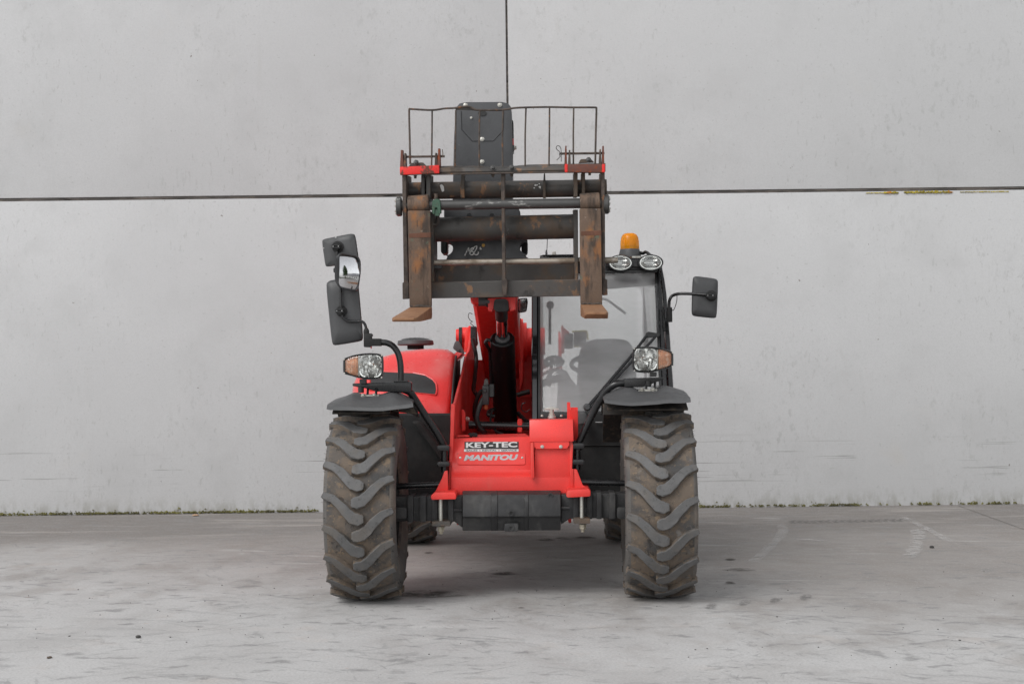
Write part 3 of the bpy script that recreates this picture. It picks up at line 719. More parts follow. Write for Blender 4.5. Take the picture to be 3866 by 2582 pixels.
slab('flat_bar', rounded(rect(2141, 1518, 2153, 1582), .1), .16, .012, 'red_frame', BX, .002)
bm = mk(); o_ = [at(x, y, .12) for x, y in rect(2153, 1533, 2182, 1553)]
Lb, Lt = at(2153, 1664, .12), at(2153, 1543, .12); wq = at(2182, 1600, .12).x - Lb.x
outr = [(0, 0), (wq, 0), (wq, wq), (0, wq)]; inn = [(.006, .006), (wq - .006, .006), (wq - .006, wq - .006), (.006, wq - .006)]
M_ = Matrix.Rotation(R(14), 3, 'X')
def sq(pr, h): return [Lb + M_ @ Vector((a, b_, h)) for a, b_ in pr]
hh = .158
b_loft(bm, [sq(inn, hh - .06), sq(inn, hh), sq(outr, hh), sq(outr, 0)])
link('square_socket', bm, 'red_frame', BX, .0015)

# ---- front axle
bm = mk(); b_slab(bm, [(1480, 1876), (1650, 1872), (1745, 1872), (1745, 1992), (1715, 1968), (1640, 1966), (1480, 1968)], -.06, .14)
AXL = link('front_axle', bm, 'axle_paint', T, .006, 2); bm = mk(); b_slab(bm, [(2118, 1866), (2230, 1862), (2376, 1862), (2376, 1956), (2240, 1956), (2150, 1958), (2118, 1980)], -.06, .14)
link('axle_tube', bm, 'axle_paint', AXL, .006, 2)
for x0, x1 in ((1538, 1560), (1584, 1608), (1630, 1652), (1690, 1712), (2164, 2186), (2216, 2236), (2252, 2272), (2300, 2324)):
    up = 1874 if x0 < 1900 else 1862
    slab('axle_rib', rect(x0, up - 3, x1, up + 97), -.085, .16, 'axle_paint', AXL, .004, 2)
for sx in (-1, 1):
    x0, x1 = (1486, 1535) if sx < 0 else (2330, 2380)
    slab('swivel_housing', rounded(rect(x0, 1915, x1, 1958), .2), -.10, .16, 'axle_paint', AXL, .004, 2)
bm = mk()
hp = [(1852, .0), (1868, -.085), (1896, -.105), (1950, -.115), (1956, -.10), (2003, -.075)]
def hr(xa, xb):
    return [[at(xa, y, d_) for y, d_ in hp] + [at(xa, 2003, .12), at(xa, 1852, .12)], [at(xb, y - 2, d_) for y, d_ in hp] + [at(xb, 2001, .12), at(xb, 1850, .12)]]
a_, b2 = hr(1746, 2117); b_loft(bm, [a_, b2]); link('differential_housing', bm, 'axle_paint', AXL, .006, 2)
for x0, x1 in ((1853, 1880), (1978, 1996)): 
    bm = mk(); a_, b2 = hr(x0, x1)
    off = Vector((0, -.004, 0)); b_loft(bm, [[p + off for p in a_], [p + off for p in b2]]); link('housing_seam', bm, 'axle_paint', AXL, .003)
slab('drain_lug', [(1905, 1976), (1957, 1975), (1958, 2002), (1952, 2005), (1908, 2006), (1903, 2002)], -.118, .08, 'axle_paint', AXL, .004, 2)
for px, py, r, dy in ((1930, 1937, .013, -.116), (1930, 1992, .013, -.119), (2218, 1927, .013, -.085), (2078, 1871, .014, -.09)):
    bm = mk(); p = at(px, py, dy); b_lathe(bm, [(r, .01), (r, -.004), (r * .6, -.004), (r * .55, .002), (.0, .002)], p, 'Y', 18, False); link('drain_plug', bm, 'axle_paint', AXL)
for x0, x1, y in ((1713, 1745, 1925), (2119, 2150, 1917)):
    tube('grease_fitting', [at(x0, y, -.08), at(x1, y, -.08)], .007, 'axle_paint', AXL, 8)
for cx_, y0, y1, pl, nt_ in ((1663, 1884, 1968, (1631, 1968, 1700, 1986), (1665, 1987, 2014)), (2196, 1874, 1958, (2166, 1957, 2228, 1976), (2200, 1978, 2006))):
    tube('stud', [at(cx_, y0, -.125), at(cx_ + 1, y1 + 12, -.125)], .0095, 'zinc', AXL, 14)
    slab('clamp_plate', rounded(rect(*pl), .12), -.165, .12, 'steel_dark', AXL, .003)
    p = at(nt_[0], nt_[1], -.125); bm = mk(); h_ = (nt_[2] - nt_[1]) * mpp(0)
    b_lathe(bm, [(.020, 0), (.020, -.004), (.016, -.005), (.016, -h_ * .62), (.013, -h_ * .66), (.009, -h_ * .66), (.009, -h_), (.006, -h_ * 1.05)], p, 'Z', 6); link('stud_nut', bm, 'nut_primer', AXL, 0)
for pts in ((1478, 1836, 1664, 1829), (2192, 1820, 2374, 1824)):
    tube('steering_rod', [at(pts[0], pts[1], .08), at(pts[2], pts[3], .08)], .0150, 'black_paint', AXL, 16)
for pts in ([(1722, 1968), (1736, 1966), (1736, 1980), (1726, 1982)], [(2142, 1958), (2157, 1956), (2157, 1973), (2148, 1974)]):
    slab('tow_lug', pts, .35, .02, 'red_frame', AXL, .002)

# dark liners behind the front wheels
LN = slab('wheel_liner', [(1496, 1560), (1708, 1560), (1700, 1760), (1698, 1880), (1496, 1880)], .52, .03, 'black_inner', T, .01)
slab('liner_rib', [(1552, 1590), (1585, 1590), (1690, 1720), (1690, 1752), (1660, 1740)], .47, .05, 'black_inner', LN, .01)
LN2 = slab('wheel_liner', [(2150, 1552), (2390, 1552), (2390, 1880), (2150, 1880)], .52, .03, 'black_inner', T, .01)
slab('liner_panel', [(2276, 1526), (2366, 1530), (2366, 1638), (2300, 1634), (2276, 1622)], .36, .02, 'black_inner', LN2, .01, 2)
slab('liner_seam', rect(2180, 1679, 2390, 1683), .512, .02, 'black_inner', LN2, .002)
slab('liner_clip', rect(2248, 1592, 2274, 1595), .50, .01, 'cab_trim', LN2, .001)
slab('washer_tank', [(2180, 1556), (2206, 1552), (2216, 1568), (2216, 1600), (2180, 1605)], .38, .10, 'grey_plastic', LN2, .012, 3)

# ---- boom, head and lift cylinder
bm = mk()
p0, p1 = Vector((0, 2.55, .985)), Vector((0, .80, 1.44)); dB = (p1 - p0).normalized(); nB = Vector((0, -dB.z, dB.y)); nB = nB if nB.z > 0 else -nB
BXc = at(1868, 1150, .9).x; HB = .34; WB = .118
def bsec(s_, w_, h0, h1): return [p0 + dB * s_ + Vector((BXc + x, 0, 0)) + nB * h for x, h in ((-w_ + .02, h0), (w_ - .02, h0), (w_, h0 + .02), (w_, h1 - .03), (w_ - .03, h1), (-w_ + .03, h1), (-w_, h1 - .03), (-w_, h0 + .02))]
LB = (p1 - p0).length
b_loft(bm, [bsec(-.15, WB, 0, HB), bsec(LB, WB, 0, HB)])
BOOM = link('boom', bm, 'red_paint', T, .004, 2)
bm = mk(); b_loft(bm, [bsec(LB - .03, WB + .008, -.006, HB + .006), bsec(LB + .03, WB + .008, -.006, HB + .006)]); link('boom_collar', bm, 'red_paint', BOOM, .003)
bm = mk(); b_loft(bm, [bsec(LB, WB - .016, .02, HB - .02), bsec(LB + .13, WB - .016, .02, HB - .02)]); link('inner_boom', bm, 'dark_paint', BOOM, .004)
# lettering on the left flank of the boom
a_ = p0 + dB * (LB - .05) + Vector((BXc - WB - .002, 0, 0)) + nB * .09
text('boom_letters', 'MANITOU', 'white_print', BOOM, a_, .95, .15, -dB, nB, .3, .04)
text('boom_letters', 'MANITOU', 'white_print', BOOM, p0 + dB * (LB - 1.0) + Vector((BXc + WB + .002, 0, 0)) + nB * .09, .95, .15, dB, nB, .3, .04)
# pivot bosses at the back
for px, py, r, x1 in ((1758, 1268, .055, 1742), (1760, 1302, .040, 1746)):
    bm = mk(); p = at(px, py, 2.2); b_lathe(bm, [(r, .05), (r, -.03), (r * .8, -.045), (r * .8, -.06)], p, 'X', 24); link('pivot_boss', bm, 'red_frame', BOOM)
bm = mk(); p = at(1746, 1280, 2.2); b_lathe(bm, [(.075, .0), (.075, -.02)], p, 'X', 20); link('pivot_washer', bm, 'black_inner', BOOM)
slab('pivot_ear', [(1757, 1245), (1772, 1228), (1778, 1232), (1776, 1310), (1768, 1330), (1752, 1330)], 2.05, .25, 'red_frame', BOOM, .006, 2)
bm = mk(); p = at(1968, 1290, 2.2); b_lathe(bm, [(.145, -.02), (.145, .012), (.12, .014), (.12, .035), (.086, .037), (.086, .15)], p, 'X', 32); link('pivot_collar', bm, 'red_frame', BOOM)
slab('pivot_ear', [(1960, 1205), (1967, 1201), (1968, 1215), (1975, 1300), (1974, 1440), (1962, 1480), (1955, 1300)], 2.0, .3, 'red_frame', BOOM, .006, 2)
slab('hose_guide', [(1776, 1232), (1800, 1232), (1800, 1272), (1803, 1300), (1790, 1312), (1776, 1280)], 1.9, .10, 'black_paint', BOOM, .006)
ptube('cable', [(1784, 1186, 1.6), (1772, 1182, 1.6), (1768, 1196, 1.6), (1776, 1210, 1.6), (1784, 1214, 1.6), (1776, 1220, 1.6), (1790, 1232, 1.6)], .0022, 'hose_rubber', BOOM, 5, 6)
slab('frame_panel', [(1966, 1325), (2012, 1325), (2012, 1500), (1966, 1500)], 2.30, .02, 'red_frame', BOOM, .002)
# black flap by the hood
slab('exhaust_flap', rounded([(1709, 1315), (1718, 1289), (1732, 1286), (1753, 1330), (1750, 1338), (1728, 1330)], .25), 1.75, .03, 'grey_plastic', BOOM, .008, 2)
# boom bracket and greasy knuckle
slab('cylinder_bracket', [(1841, 1126), (1946, 1122), (1946, 1170), (1925, 1176), (1918, 1150), (1866, 1152), (1858, 1178), (1842, 1172)], .66, .10, 'red_paint', BOOM, .003)
slab('cylinder_knuckle', rounded([(1866, 1128), (1918, 1128), (1922, 1168), (1912, 1178), (1872, 1178), (1862, 1166)], .3), .63, .09, 'hose_rubber', BOOM, .006, 2)
bm = mk(); p = at(1828, 1140, .68); b_lathe(bm, [(.022, -.03), (.022, .03)], p, 'X', 16); link('bracket_pin', bm, 'grey_plastic', BOOM)
slab('bracket_plate', [(1832, 1122), (1842, 1122), (1842, 1160), (1834, 1156)], .66, .05, 'black_inner', BOOM, .002)
# cylinder
cA, cB = at(1897, 1277, .84), at(1910, 1622, 1.30)
ax = (cB - cA).normalized(); Lc = (cB - cA).length; rc = 46.5 * mpp(.84)
bm = mk(); b_lathe(bm, [(.038, .004), (rc * .92, 0), (rc, .006), (rc, Lc), (rc * .9, Lc + .03)], cA, ax, 40); CYL = link('lift_cylinder', bm, 'cylinder_black', T)
rE = at(1893, 1176, .70)
ad = (rE - cA).normalized()
bm = mk(); b_lathe(bm, [(.0295, -.05), (.0295, (rE - cA).length)], cA, ad, 32); link('piston_rod', bm, 'chrome', CYL)
bm = mk(); b_lathe(bm, [(.040, -.004), (.040, .008), (.032, .010), (.031, .012)], cA, ad, 28); link('rod_seal', bm, 'grey_plastic', CYL)
bm = mk(); b_lathe(bm, [(.033, -.050), (.034, .03)], rE, ad, 24); link('rod_end', bm, 'hose_rubber', CYL)
ptube('oil_pipe', [(1852, 1286, .83), (1840, 1284, .83), (1834, 1295, .84), (1840, 1308, .86), (1849, 1330, .90), (1853, 1400, .98), (1855, 1450, 1.02)], .010, 'black_paint', CYL, 6, 10)
slab('valve_block', rect(1821, 1456, 1845, 1528), .80, .07, 'dark_paint', CYL, .004, 2)
slab('valve_top', [(1824, 1456), (1830, 1432), (1836, 1428), (1843, 1434), (1844, 1456)], .81, .05, 'steel_worn', CYL, .003)
slab('valve_body', rect(1845, 1448, 1866, 1500), .84, .07, 'black_paint', CYL, .004)
bm = mk(); p = at(1831, 1474, .80); b_lathe(bm, [(.010, .0), (.012, -.008), (.009, -.018)], p, 'Y', 14); link('valve_knob', bm, 'black_paint', CYL)
bm = mk(); p = at(1834, 1528, .83); b_lathe(bm, [(.013, 0), (.013, -.018), (.010, -.024)], p, 'Z', 14); link('valve_plug', bm, 'orange_plug', CYL)
ptube('hose', [(1820, 1474, .82), (1803, 1500, .84), (1792, 1540, .86), (1795, 1580, .88), (1812, 1625, .85)], .012, 'hose_rubber', CYL, 6, 10)
ptube('hose', [(1824, 1505, .82), (1808, 1540, .80), (1800, 1580, .78), (1812, 1615, .74), (1828, 1632, .70)], .014, 'hose_rubber', CYL, 6, 10)
ptube('hose', [(1862, 1548, .95), (1856, 1560, .92), (1852, 1590, .88), (1862, 1615, .82), (1880, 1632, .74), (1900, 1638, .70)], .006, 'hose_rubber', CYL, 6, 8)
ptube('hose', [(1783, 1280, 1.7), (1793, 1320, 1.7), (1798, 1360, 1.7), (1792, 1430, 1.6), (1788, 1470, 1.5), (1800, 1490, 1.4)], .012, 'hose_rubber', CYL, 6, 8)
ptube('hose', [(1866, 1545, 1.1), (1848, 1552, 1.05), (1845, 1566, 1.0), (1868, 1572, 1.0)], .012, 'hose_rubber', CYL, 6, 8)
ptube('hose', [(1952, 1492, 1.2), (1975, 1484, 1.2), (2000, 1478, 1.2)], .014, 'hose_rubber', CYL, 5, 8)
ptube('hose', [(1956, 1560, 1.2), (1975, 1580, 1.1), (1996, 1595, 1.0)], .012, 'hose_rubber', CYL, 5, 8)
ptube('hose', [(1984, 1520, 1.3), (1972, 1525, 1.3), (1970, 1545, 1.3), (1985, 1555, 1.3), (2000, 1545, 1.3)], .003, 'hose_rubber', CYL, 5, 6)
tube('cross_pin', [at(1770, 1604, .80), at(2010, 1610, .80)], .021, 'black_paint', CYL, 16)
slab('pin_collar', rounded(rect(1953, 1582, 1972, 1632), .2), .78, .09, 'red_frame', CYL, .006)
for px, py in ((1763, 1581), (1746, 1610)): bolt('bolt', at(px, py, .62), .009, 'zinc', CYL, (.8, -.6, 0), .012)
slab('keeper_plate', [(1742, 1548), (1748, 1545), (1756, 1560), (1756, 1625), (1744, 1628)], .60, .06, 'red_frame', CYL, .003)

# head cover plate above the carriage
def Yh(px, py): return .66 + (py - 690) / 756 * .12
hp_ = [(1708, 760), (1714, 520), (1720, 410), (1734, 391), (1760, 386), (1895, 385), (1918, 391), (1930, 405), (1934, 520), (1936, 700), (1934, 760)]
HC = slab('boom_head', hp_, Yh, .20, 'plate_paint', T, .006, 2)
bm = mk()
hp_i = [(1741, 420), (1743, 490), (1782, 533), (1862, 533), (1900, 492), (1902, 420)]
for a, b_ in zip(hp_i, hp_i[1:]): b_tube(bm, [at(a[0], a[1], Yh(*a) - .0005), at(b_[0], b_[1], Yh(*b_) - .0005)], .0022, 6)
link('embossed_line', bm, 'dark_paint', HC)
for px, py in ((1757, 398), (1887, 397), (1820, 526), (1820, 611), (1779, 446)): bolt('bolt', at(px, py, Yh(px, py)), .009 if py != 446 else .005, 'zinc', HC, (0, -1, .1), .008)
bm = mk(); p = at(1821, 429, Yh(0, 429) - .001); b_lathe(bm, [(.0235, .0), (.0235, -.002), (.0, -.002)], p, 'Y', 24, False)
for v_ in bm.verts: v_.co.z = p.z + (v_.co.z - p.z) * .55
link('access_hole', bm, 'hose_rubber', HC)
slab('head_side', [(1934, 452), (1938, 460), (1940, 570), (1934, 575)], .70, .1, 'black_paint', HC, .002)
slab('head_red_edge', rect(1935, 524, 1939, 548), .69, .02, 'red_paint', HC, .001)
bolt('bolt', at(1941, 559, .72), .010, 'zinc', HC, (1, 0, 0), .012)
slab('head_lower', [(1676, 792), (1690, 780), (1955, 780), (1964, 800), (1964, 850), (1676, 850)], .62, .18, 'plate_paint', HC, .006, 2)
for px in (1769, 1856): slab('head_lug', [(px - 12, 822), (px - 6, 806), (px + 7, 805), (px + 14, 822)], .56, .04, 'black_paint', HC, .002)
ar = [(1990 - 26 + 26 * math.cos(t) * -1 - 0, 938 - 26 * math.sin(t)) for t in ()]
lo = [(1684, 897)]
for q in range(9):
    t = R(90 - q * 22.5); lo.append((1684 + 26 * math.cos(t) * 1.0, 938 - 26 * math.sin(t)))
lo += [(1690, 968), (1684, 980), (1995, 976), (1986, 968), (1978, 966)]
for q in range(9):
    t = R(-90 - q * 22.5); lo.append((1986 + 24 * math.cos(t), 934 - 24 * math.sin(t)))
lo += [(1990, 908), (1990, 892)]
QH = slab('quick_hitch', lo, .60, .16, 'plate_paint', HC, .002)
for sx, px in ((-1, 1672), (1, 1976)):
    slab('hitch_pin', rounded(rect(px - 8, 900, px + 16, 958), .3), .70, .12, 'black_inner', HC, .004)
def stroke(name, pts, mat, r=.0030):
    P = [at(1450 + x / 2.609, 760 + y / 2.609, .597) for x, y in pts]
    return tube(name, smoothp(P, 4), r, mat, HC, 6)
for s_ in ([(832, 455), (815, 495), (795, 537)], [(832, 455), (836, 478), (838, 500)], [(888, 458), (858, 466), (856, 486), (878, 500), (880, 520), (858, 528), (846, 512), (862, 486), (884, 466)],
           [(885, 455), (910, 440), (912, 462), (896, 492), (888, 515), (905, 530), (926, 520), (928, 500)], [(950, 452), (946, 472), (962, 470)]):
    stroke('chalk_mark', s_, 'chalk')
bm = mk(); b_lathe(bm, [(.009, .0), (.007, -.002)], at(1450 + 978 / 2.609, 760 + 435 / 2.609, .599), 'Y', 14); link('paint_dot', bm, 'yellow_dot', HC)

# ---- fork carriage
TILT = R(6)
CU, CB_ = Vector((0, -math.sin(TILT), math.cos(TILT))), Vector((0, math.cos(TILT), math.sin(TILT)))
def Yc(dy): return lambda px, py: .32 + (py - 1050) / 756 * math.tan(TILT) + dy
def cat_(px, py, dy=0.0): return at(px, py, Yc(dy)(px, py))
def cslab(name, pts, dy, depth, mat, bevel=.002, seg=1, parent=None):
    return slab(name, pts, Yc(dy), depth, mat, parent or CAR, bevel, seg, CB_)
def cbar(name, x0, y0, x1, y1, dy, r, mat, k=24):
    return tube(name, [cat_(x0, y0, dy), cat_(x1, y1, dy)], r, mat, CAR, k)
CAR = None
# frame member that carries the rest: bottom bar
bm = mk(); b_slab(bm, [(1622, 1066), (2196, 1055), (2196, 1118), (1622, 1127)], Yc(.045), .03, CB_); CAR = link('fork_carriage', bm, 'steel_dark', T, .003)
# tubes
cbar('cross_tube', 1530, 722, 2290, 710, .16, .044, 'steel_dark', 28)
cbar('cross_tube', 1622, 868, 2176, 855, .20, .063, 'steel_dark', 32)
cbar('fork_shaft', 1512, 777, 2284, 767, .02, .0255, 'steel_worn')
cbar('float_tube', 1545, 993, 2332, 983, .075, .0150, 'tube_bare')
cslab('back_plate', [(1630, 1003), (2172, 994), (2172, 1058), (1630, 1068)], .22, .02, 'steel_dark', .003)
cslab('tube_stop', rect(1630, 994, 1669, 1015), .07, .02, 'black_paint', .002)
# outer side plates (edge on), 0.3 m deep
def cplate(name, pts, dy, depth, mat='rust_rod', bevel=.002): return cslab(name, pts, dy, depth, mat, bevel)
cplate('side_plate', [(1518, 660), (1533, 660), (1534, 780), (1541, 1068), (1544, 1068), (1544, 1129), (1520, 1130), (1519, 1068), (1524, 1066)], -.01, .30)
cplate('side_plate', [(2270, 650), (2283, 650), (2284, 760), (2285, 1054), (2293, 1056), (2294, 1114), (2274, 1116), (2274, 1054)], -.01, .30)
for x0, x1, y0, y1, dy in ((1590, 1604, 660, 752, .06), (1609, 1625, 660, 760, .04), (2166, 2181, 652, 745, .04), (2196, 2209, 652, 742, .06)):
    cplate('hanger_plate', rect(x0, y0, x1, y1), dy, .20, 'steel_dark')
cplate('inner_plate', [(2166, 792), (2182, 792), (2183, 1058), (2170, 1058)], .05, .26, 'steel_dark')
cplate('inner_plate', [(1622, 800), (1636, 800), (1638, 1066), (1626, 1066)], .05, .26, 'steel_dark')
for x0, x1 in ((1739, 1753), (2051, 2060)): cplate('tube_gusset', [(x0 + 2, 655), (x1 - 2, 655), (x1, 700), (x1 + 1, 748), (x0 - 1, 748), (x0 - 1, 700)], .09, .14, 'steel_dark')
cslab('centre_rib', [(1891, 652), (1907, 652), (1906, 800), (1909, 1052), (1917, 1062), (1913, 1116), (1898, 1116), (1893, 1060), (1897, 1050), (1893, 790)], .005, .10, 'rust_rod', .003)
# top rail, bent in the middle
bm = mk(); rings = []
for px in range(1512, 2290, 18):
    s_ = (px - 1512) / 776; y0 = 632 - 13 * s_; dent = 9 * math.exp(-((px - 1870) / 70) ** 2) + 4 * math.exp(-((px - 1935) / 40) ** 2)
    rings.append([cat_(px, y0 + 30, .0), cat_(px, y0 + 20, -.006), cat_(px, y0 + 6 + dent, .004), cat_(px, y0 - 2 + dent * .6, .05), cat_(px, y0 + 2, .062), cat_(px, y0 + 30, .07)])
b_loft(bm, rings); link('top_rail', bm, 'steel_dark', CAR, 0, smooth=30)
cslab('rail_lip', [(1600, 656), (2140, 647), (2140, 653), (1600, 662)], -.012, .02, 'rust_rod', .002)
cslab('red_bracket', [(1509, 631), (1657, 624), (1658, 655), (1510, 661)], -.03, .10, 'red_worn', .003, 2)
cslab('red_bracket', [(2133, 621), (2284, 620), (2284, 652), (2134, 651)], -.03, .10, 'red_rusted', .003, 2)
for x0, x1 in ((2132.5, 2143), (2273, 2284.5)): cslab('red_bracket_end', [(x0, 620.5), (x1, 620), (x1, 651.5), (x0, 651.5)], -.032, .09, 'red_worn', .002)
for x0, x1, y0, y1, mt in ((1512, 1522, 567, 632, 'red_rusted'), (1525, 1533, 579, 630, 'rust_rod'), (1642, 1650, 578, 628, 'rust_rod'), (1653, 1662, 561, 628, 'red_rusted'),
                       (2133, 2140, 551, 622, 'red_rusted'), (2147, 2154, 567, 622, 'rust_rod'), (2263, 2270, 564, 622, 'rust_rod'), (2274, 2281, 551, 622, 'red_rusted')):
    cslab('pin_lug', [(x0 + 1, y0), (x1 - 1, y0), (x1 + 1, y1), (x0 - 2, y1)], .0, .05, mt, .0015)
cbar('hinge_pin', 1522, 593, 1679, 591, .025, .0060, 'rust_rod', 12); cbar('hinge_pin', 2113, 581, 2282, 579, .025, .0060, 'rust_rod', 12)
ptube('pin_clip', [(1670, 565, .24), (1672, 580, .24), (1671, 595, .24)], .002, 'steel_dark', CAR, 4, 6)
clip = [(1682, 545), (1684, 600), (1686, 645)]
def rp(pts): return [(1450 + x / 2.609, 360 + y / 2.609, .245) for x, y in pts]
ptube('spring_clip', rp([(1745, 655), (1745, 590), (1742, 530), (1725, 502), (1702, 502), (1696, 525), (1712, 545), (1730, 560), (1728, 590), (1735, 605), (1700, 640)]), .0018, 'steel_dark', CAR, 5, 6)
for x0, y0, x1 in ((1543, 616, 1610), (2184, 602, 2244)):
    cslab('pad_plate', [(x0, y0 + 14), (x0 + 8, y0), (x1 - 14, y0 - 2), (x1, y0 + 12)], .01, .05, 'steel_dark', .002)
for px, py in ((1571, 614), (2222, 604), (1861, 634), (1932, 633)): bolt('bolt', cat_(px, py, -.002), .010, 'steel_worn', CAR, (0, -1, .4), .010)
for px, py in ((1568, 668), (1861, 663), (1932, 661), (2226, 656)): bolt('bolt_end', cat_(px, py - 5, .02), .007, 'rust_rod', CAR, (0, 0, -1), .014)
# load guard of thin rods
def R1(x, y): return (1450 + x / 2.609, 360 + y / 2.609)
def gp(x, y, dy=0): px, py = R1(x, y); return (px, py, Yc(.02 + dy)(px, py))
ptube('guard_rail', [gp(258, 680), gp(252, 400), gp(247, 160), gp(256, 138), (gp(270, 138)), gp(475, 148), gp(600, 132), gp(690, 128), gp(800, 112), gp(860, 122), gp(920, 146), gp(1165, 145), gp(1280, 128), gp(1395, 122), gp(1620, 118), gp(1860, 122), gp(2070, 122), gp(2090, 130), gp(2092, 150), gp(2085, 400), gp(2080, 680)], .0050, 'rust_rod', CAR, 4, 8)
for xa, xm, xb in ((474, 472, 468), (706, 704, 698), (942, 938, 938), (1172, 1166, 1168), (1398, 1390, 1390), (1630, 1628, 1624), (1868, 1864, 1865)):
    ptube('guard_rod', [gp(xa, 148 if xa < 1200 else 121), gp(xm, 400), gp(xb, 705)], .0042, 'rust_rod', CAR, 4, 8)
cslab('guard_strip', [R1(700, 125), R1(800, 110), R1(880, 122), R1(935, 145), R1(1165, 142), R1(1160, 158), R1(935, 158), R1(860, 150), R1(705, 146)], .03, .006, 'steel_dark', .001)
# clamp on the shaft
cslab('shaft_clamp', [(1632, 760), (1640, 752), (1658, 752), (1663, 765), (1665, 806), (1655, 810), (1650, 785), (1643, 785), (1640, 812), (1630, 806)], -.02, .05, 'clamp_green', .003)
cslab('clamp_pad', rounded(rect(1640, 790, 1660, 816), .2), -.012, .03, 'clamp_green', .003)
cbar('clamp_bolt', 1646, 732, 1646, 756, .0, .009, 'rust_rod', 8)
ptube('clamp_hook', [(1652, 815, .33), (1653, 835, .35), (1646, 846, .36), (1630, 848, .36)], .010, 'steel_dark', CAR, 5, 10)
for px, py, rr2 in ((1507, 781, 37), (2289, 772, 37)):
    bm = mk(); p = cat_(px, py, .02); r_ = rr2 * mpp(.3)
    b_lathe(bm, [(r_ * .5, -.014), (r_ * .92, -.013), (r_, -.008), (r_, .008), (r_ * .92, .013), (r_ * .5, .014)], p, 'X', 18); link('shaft_end_disc', bm, 'steel_worn', CAR)
    for q in range(8):
        a = q * math.pi / 4; bolt('disc_bolt', p + Vector((math.copysign(.013, px - 1900), r_ * .72 * math.cos(a), r_ * .72 * math.sin(a))), .005, 'zinc', CAR, (math.copysign(1, px - 1900), 0, 0), .006)
cslab('paint_splash', rounded([(1660, 700), (1668, 696), (1676, 705), (1677, 722), (1669, 726), (1664, 712)], .3), .105, .002, 'paint_splash', 0)
for q in range(7):
    px, py = 2010 + random.uniform(0, 34), 690 + random.uniform(0, 22); r0 = random.uniform(2, 5)
    cslab('paint_splash', [(px + r0 * math.cos(t), py + r0 * .8 * math.sin(t)) for t in (0, 1, 2.2, 3.3, 4.2, 5.4)], .108, .002, 'paint_splash', 0)
cslab('paint_splash', [(2242, 805), (2250, 790), (2253, 792), (2247, 806), (2243, 814)], -.045, .002, 'paint_splash', 0)

# forks
def fork(xt0, xt1, xb0, xb1, ytop, yheel, length, tipdx):
    A0, A1 = cat_(xb0, yheel, -.045), cat_(xb1, yheel, -.045)
    T0, T1 = cat_(xt0, ytop, -.045), cat_(xt1, ytop, -.045)
    th = .042
    FW = Vector((0, -math.cos(TILT), -math.sin(TILT)))
    nT = -CU
    # shank
    bm = mk(); rings = []
    for s_ in (0, .1, .93, 1.0):
        a, b_ = A0.lerp(T0, s_), A1.lerp(T1, s_); rings.append([a, b_, b_ + CB_ * th, a + CB_ * th])
    # heel and tine
    bm2 = mk(); rg = []
    prof = []   # (distance forward, top drop, thickness)
    for d_, th_ in ((-.042, .030), (-.03, .052), (0, .060), (.05, .056), (.25, .048), (.60, .032), (length - .03, .018), (length, .010)):
        prof.append((d_, th_))
    for d_, th_ in prof:
        k_ = max(0, d_) / length
        nar = .012 if d_ > length - .01 else 0.0
        a = A0 + FW * d_ + Vector((nar, 0, 0)); b_ = A1 + FW * d_ - Vector((nar, 0, 0))
        rg.append([a, b_, b_ + nT * th_, a + nT * th_])
    b_loft(bm, rings)
    o = link('fork', bm, 'fork_steel', CAR, .005, 2)
    b_loft(bm2, rg); link('tine', bm2, 'fork_tip', o_parent(o), .004, 2)
    return o, (A0, A1, T0, T1)
def o_parent(o): return CAR
for xt0, xt1, xb0, xb1, yt, yh, Ln in ((1539, 1624, 1546, 1629, 796, 1160, .86), (2188, 2268, 2192, 2274, 788, 1150, .66)):
    fork(xt0, xt1, xb0, xb1, yt, yh, Ln, 0)
    # eye of the fork round the shaft
    xm = (xt0 + xt1) / 2; bm = mk()
    e0, e1 = cat_(xt0 + 2, yt - 21, .02), cat_(xt1 - 3, yt - 26, .02)
    b_tube(bm, [e0, e1], .047, 28); link('fork_eye', bm, 'fork_steel', CAR, .004)
    # rusty wear band
    cslab('wear_band', [(xt0 - .5 + 3, yt + 84), (xt1 + 2.5, yt + 80), (xt1 + 3, yt + 103), (xt0 + 3, yt + 105)], -.0462, .044, 'rust_band', .004)
    bm = mk(); P = [cat_(xb0 + 4 + (xb1 - xb0 - 8) * q / 14, yh - 3 + random.uniform(-2, 2), -.047) for q in range(15)]
    b_tube(bm, P, [.006 + random.uniform(-.002, .003) for _ in P], 8); link('weld_bead', bm, 'rust_rod', CAR)

# ---- hood
hood_out = [(1331, 1575), (1329, 1500), (1333, 1455), (1344, 1428), (1385, 1385), (1449, 1346), (1515, 1326), (1590, 1318), (1650, 1316), (1690, 1319), (1716, 1336), (1719, 1356), (1712, 1420), (1706, 1480), (1701, 1560), (1699, 1586), (1600, 1584), (1450, 1579)]
def Yhood(px, py):
    s_ = max(0, (1585 - py) / 270); l_ = max(0, (1420 - px) / 90)
    return .60 + .38 * s_ ** 1.7 + .16 * l_ ** 2
bm = mk()
rings = [[at(x, y, 2.75) for x, y in inset(hood_out, .80)], [at(x, y, Yhood(x, y) + .25) for x, y in inset(hood_out, 1.0)]]
def rr(sc, dy): return [at(x, y, Yhood(x, y) + dy) for x, y in inset(hood_out, sc)]
rings += [rr(1.0, .14), rr(.995, .07), rr(.98, .03), rr(.95, .008), rr(.88, 0), rr(.7, -.006), rr(.45, -.01), rr(.2, -.012)]
b_loft(bm, rings); HOOD = link('hood', bm, 'red_hood', T, 0, smooth=60)
gr = [(1400, 1398), (1455, 1405), (1560, 1409), (1605, 1418), (1632, 1434), (1644, 1450), (1646, 1470), (1643, 1488), (1560, 1480), (1480, 1472), (1400, 1470)]
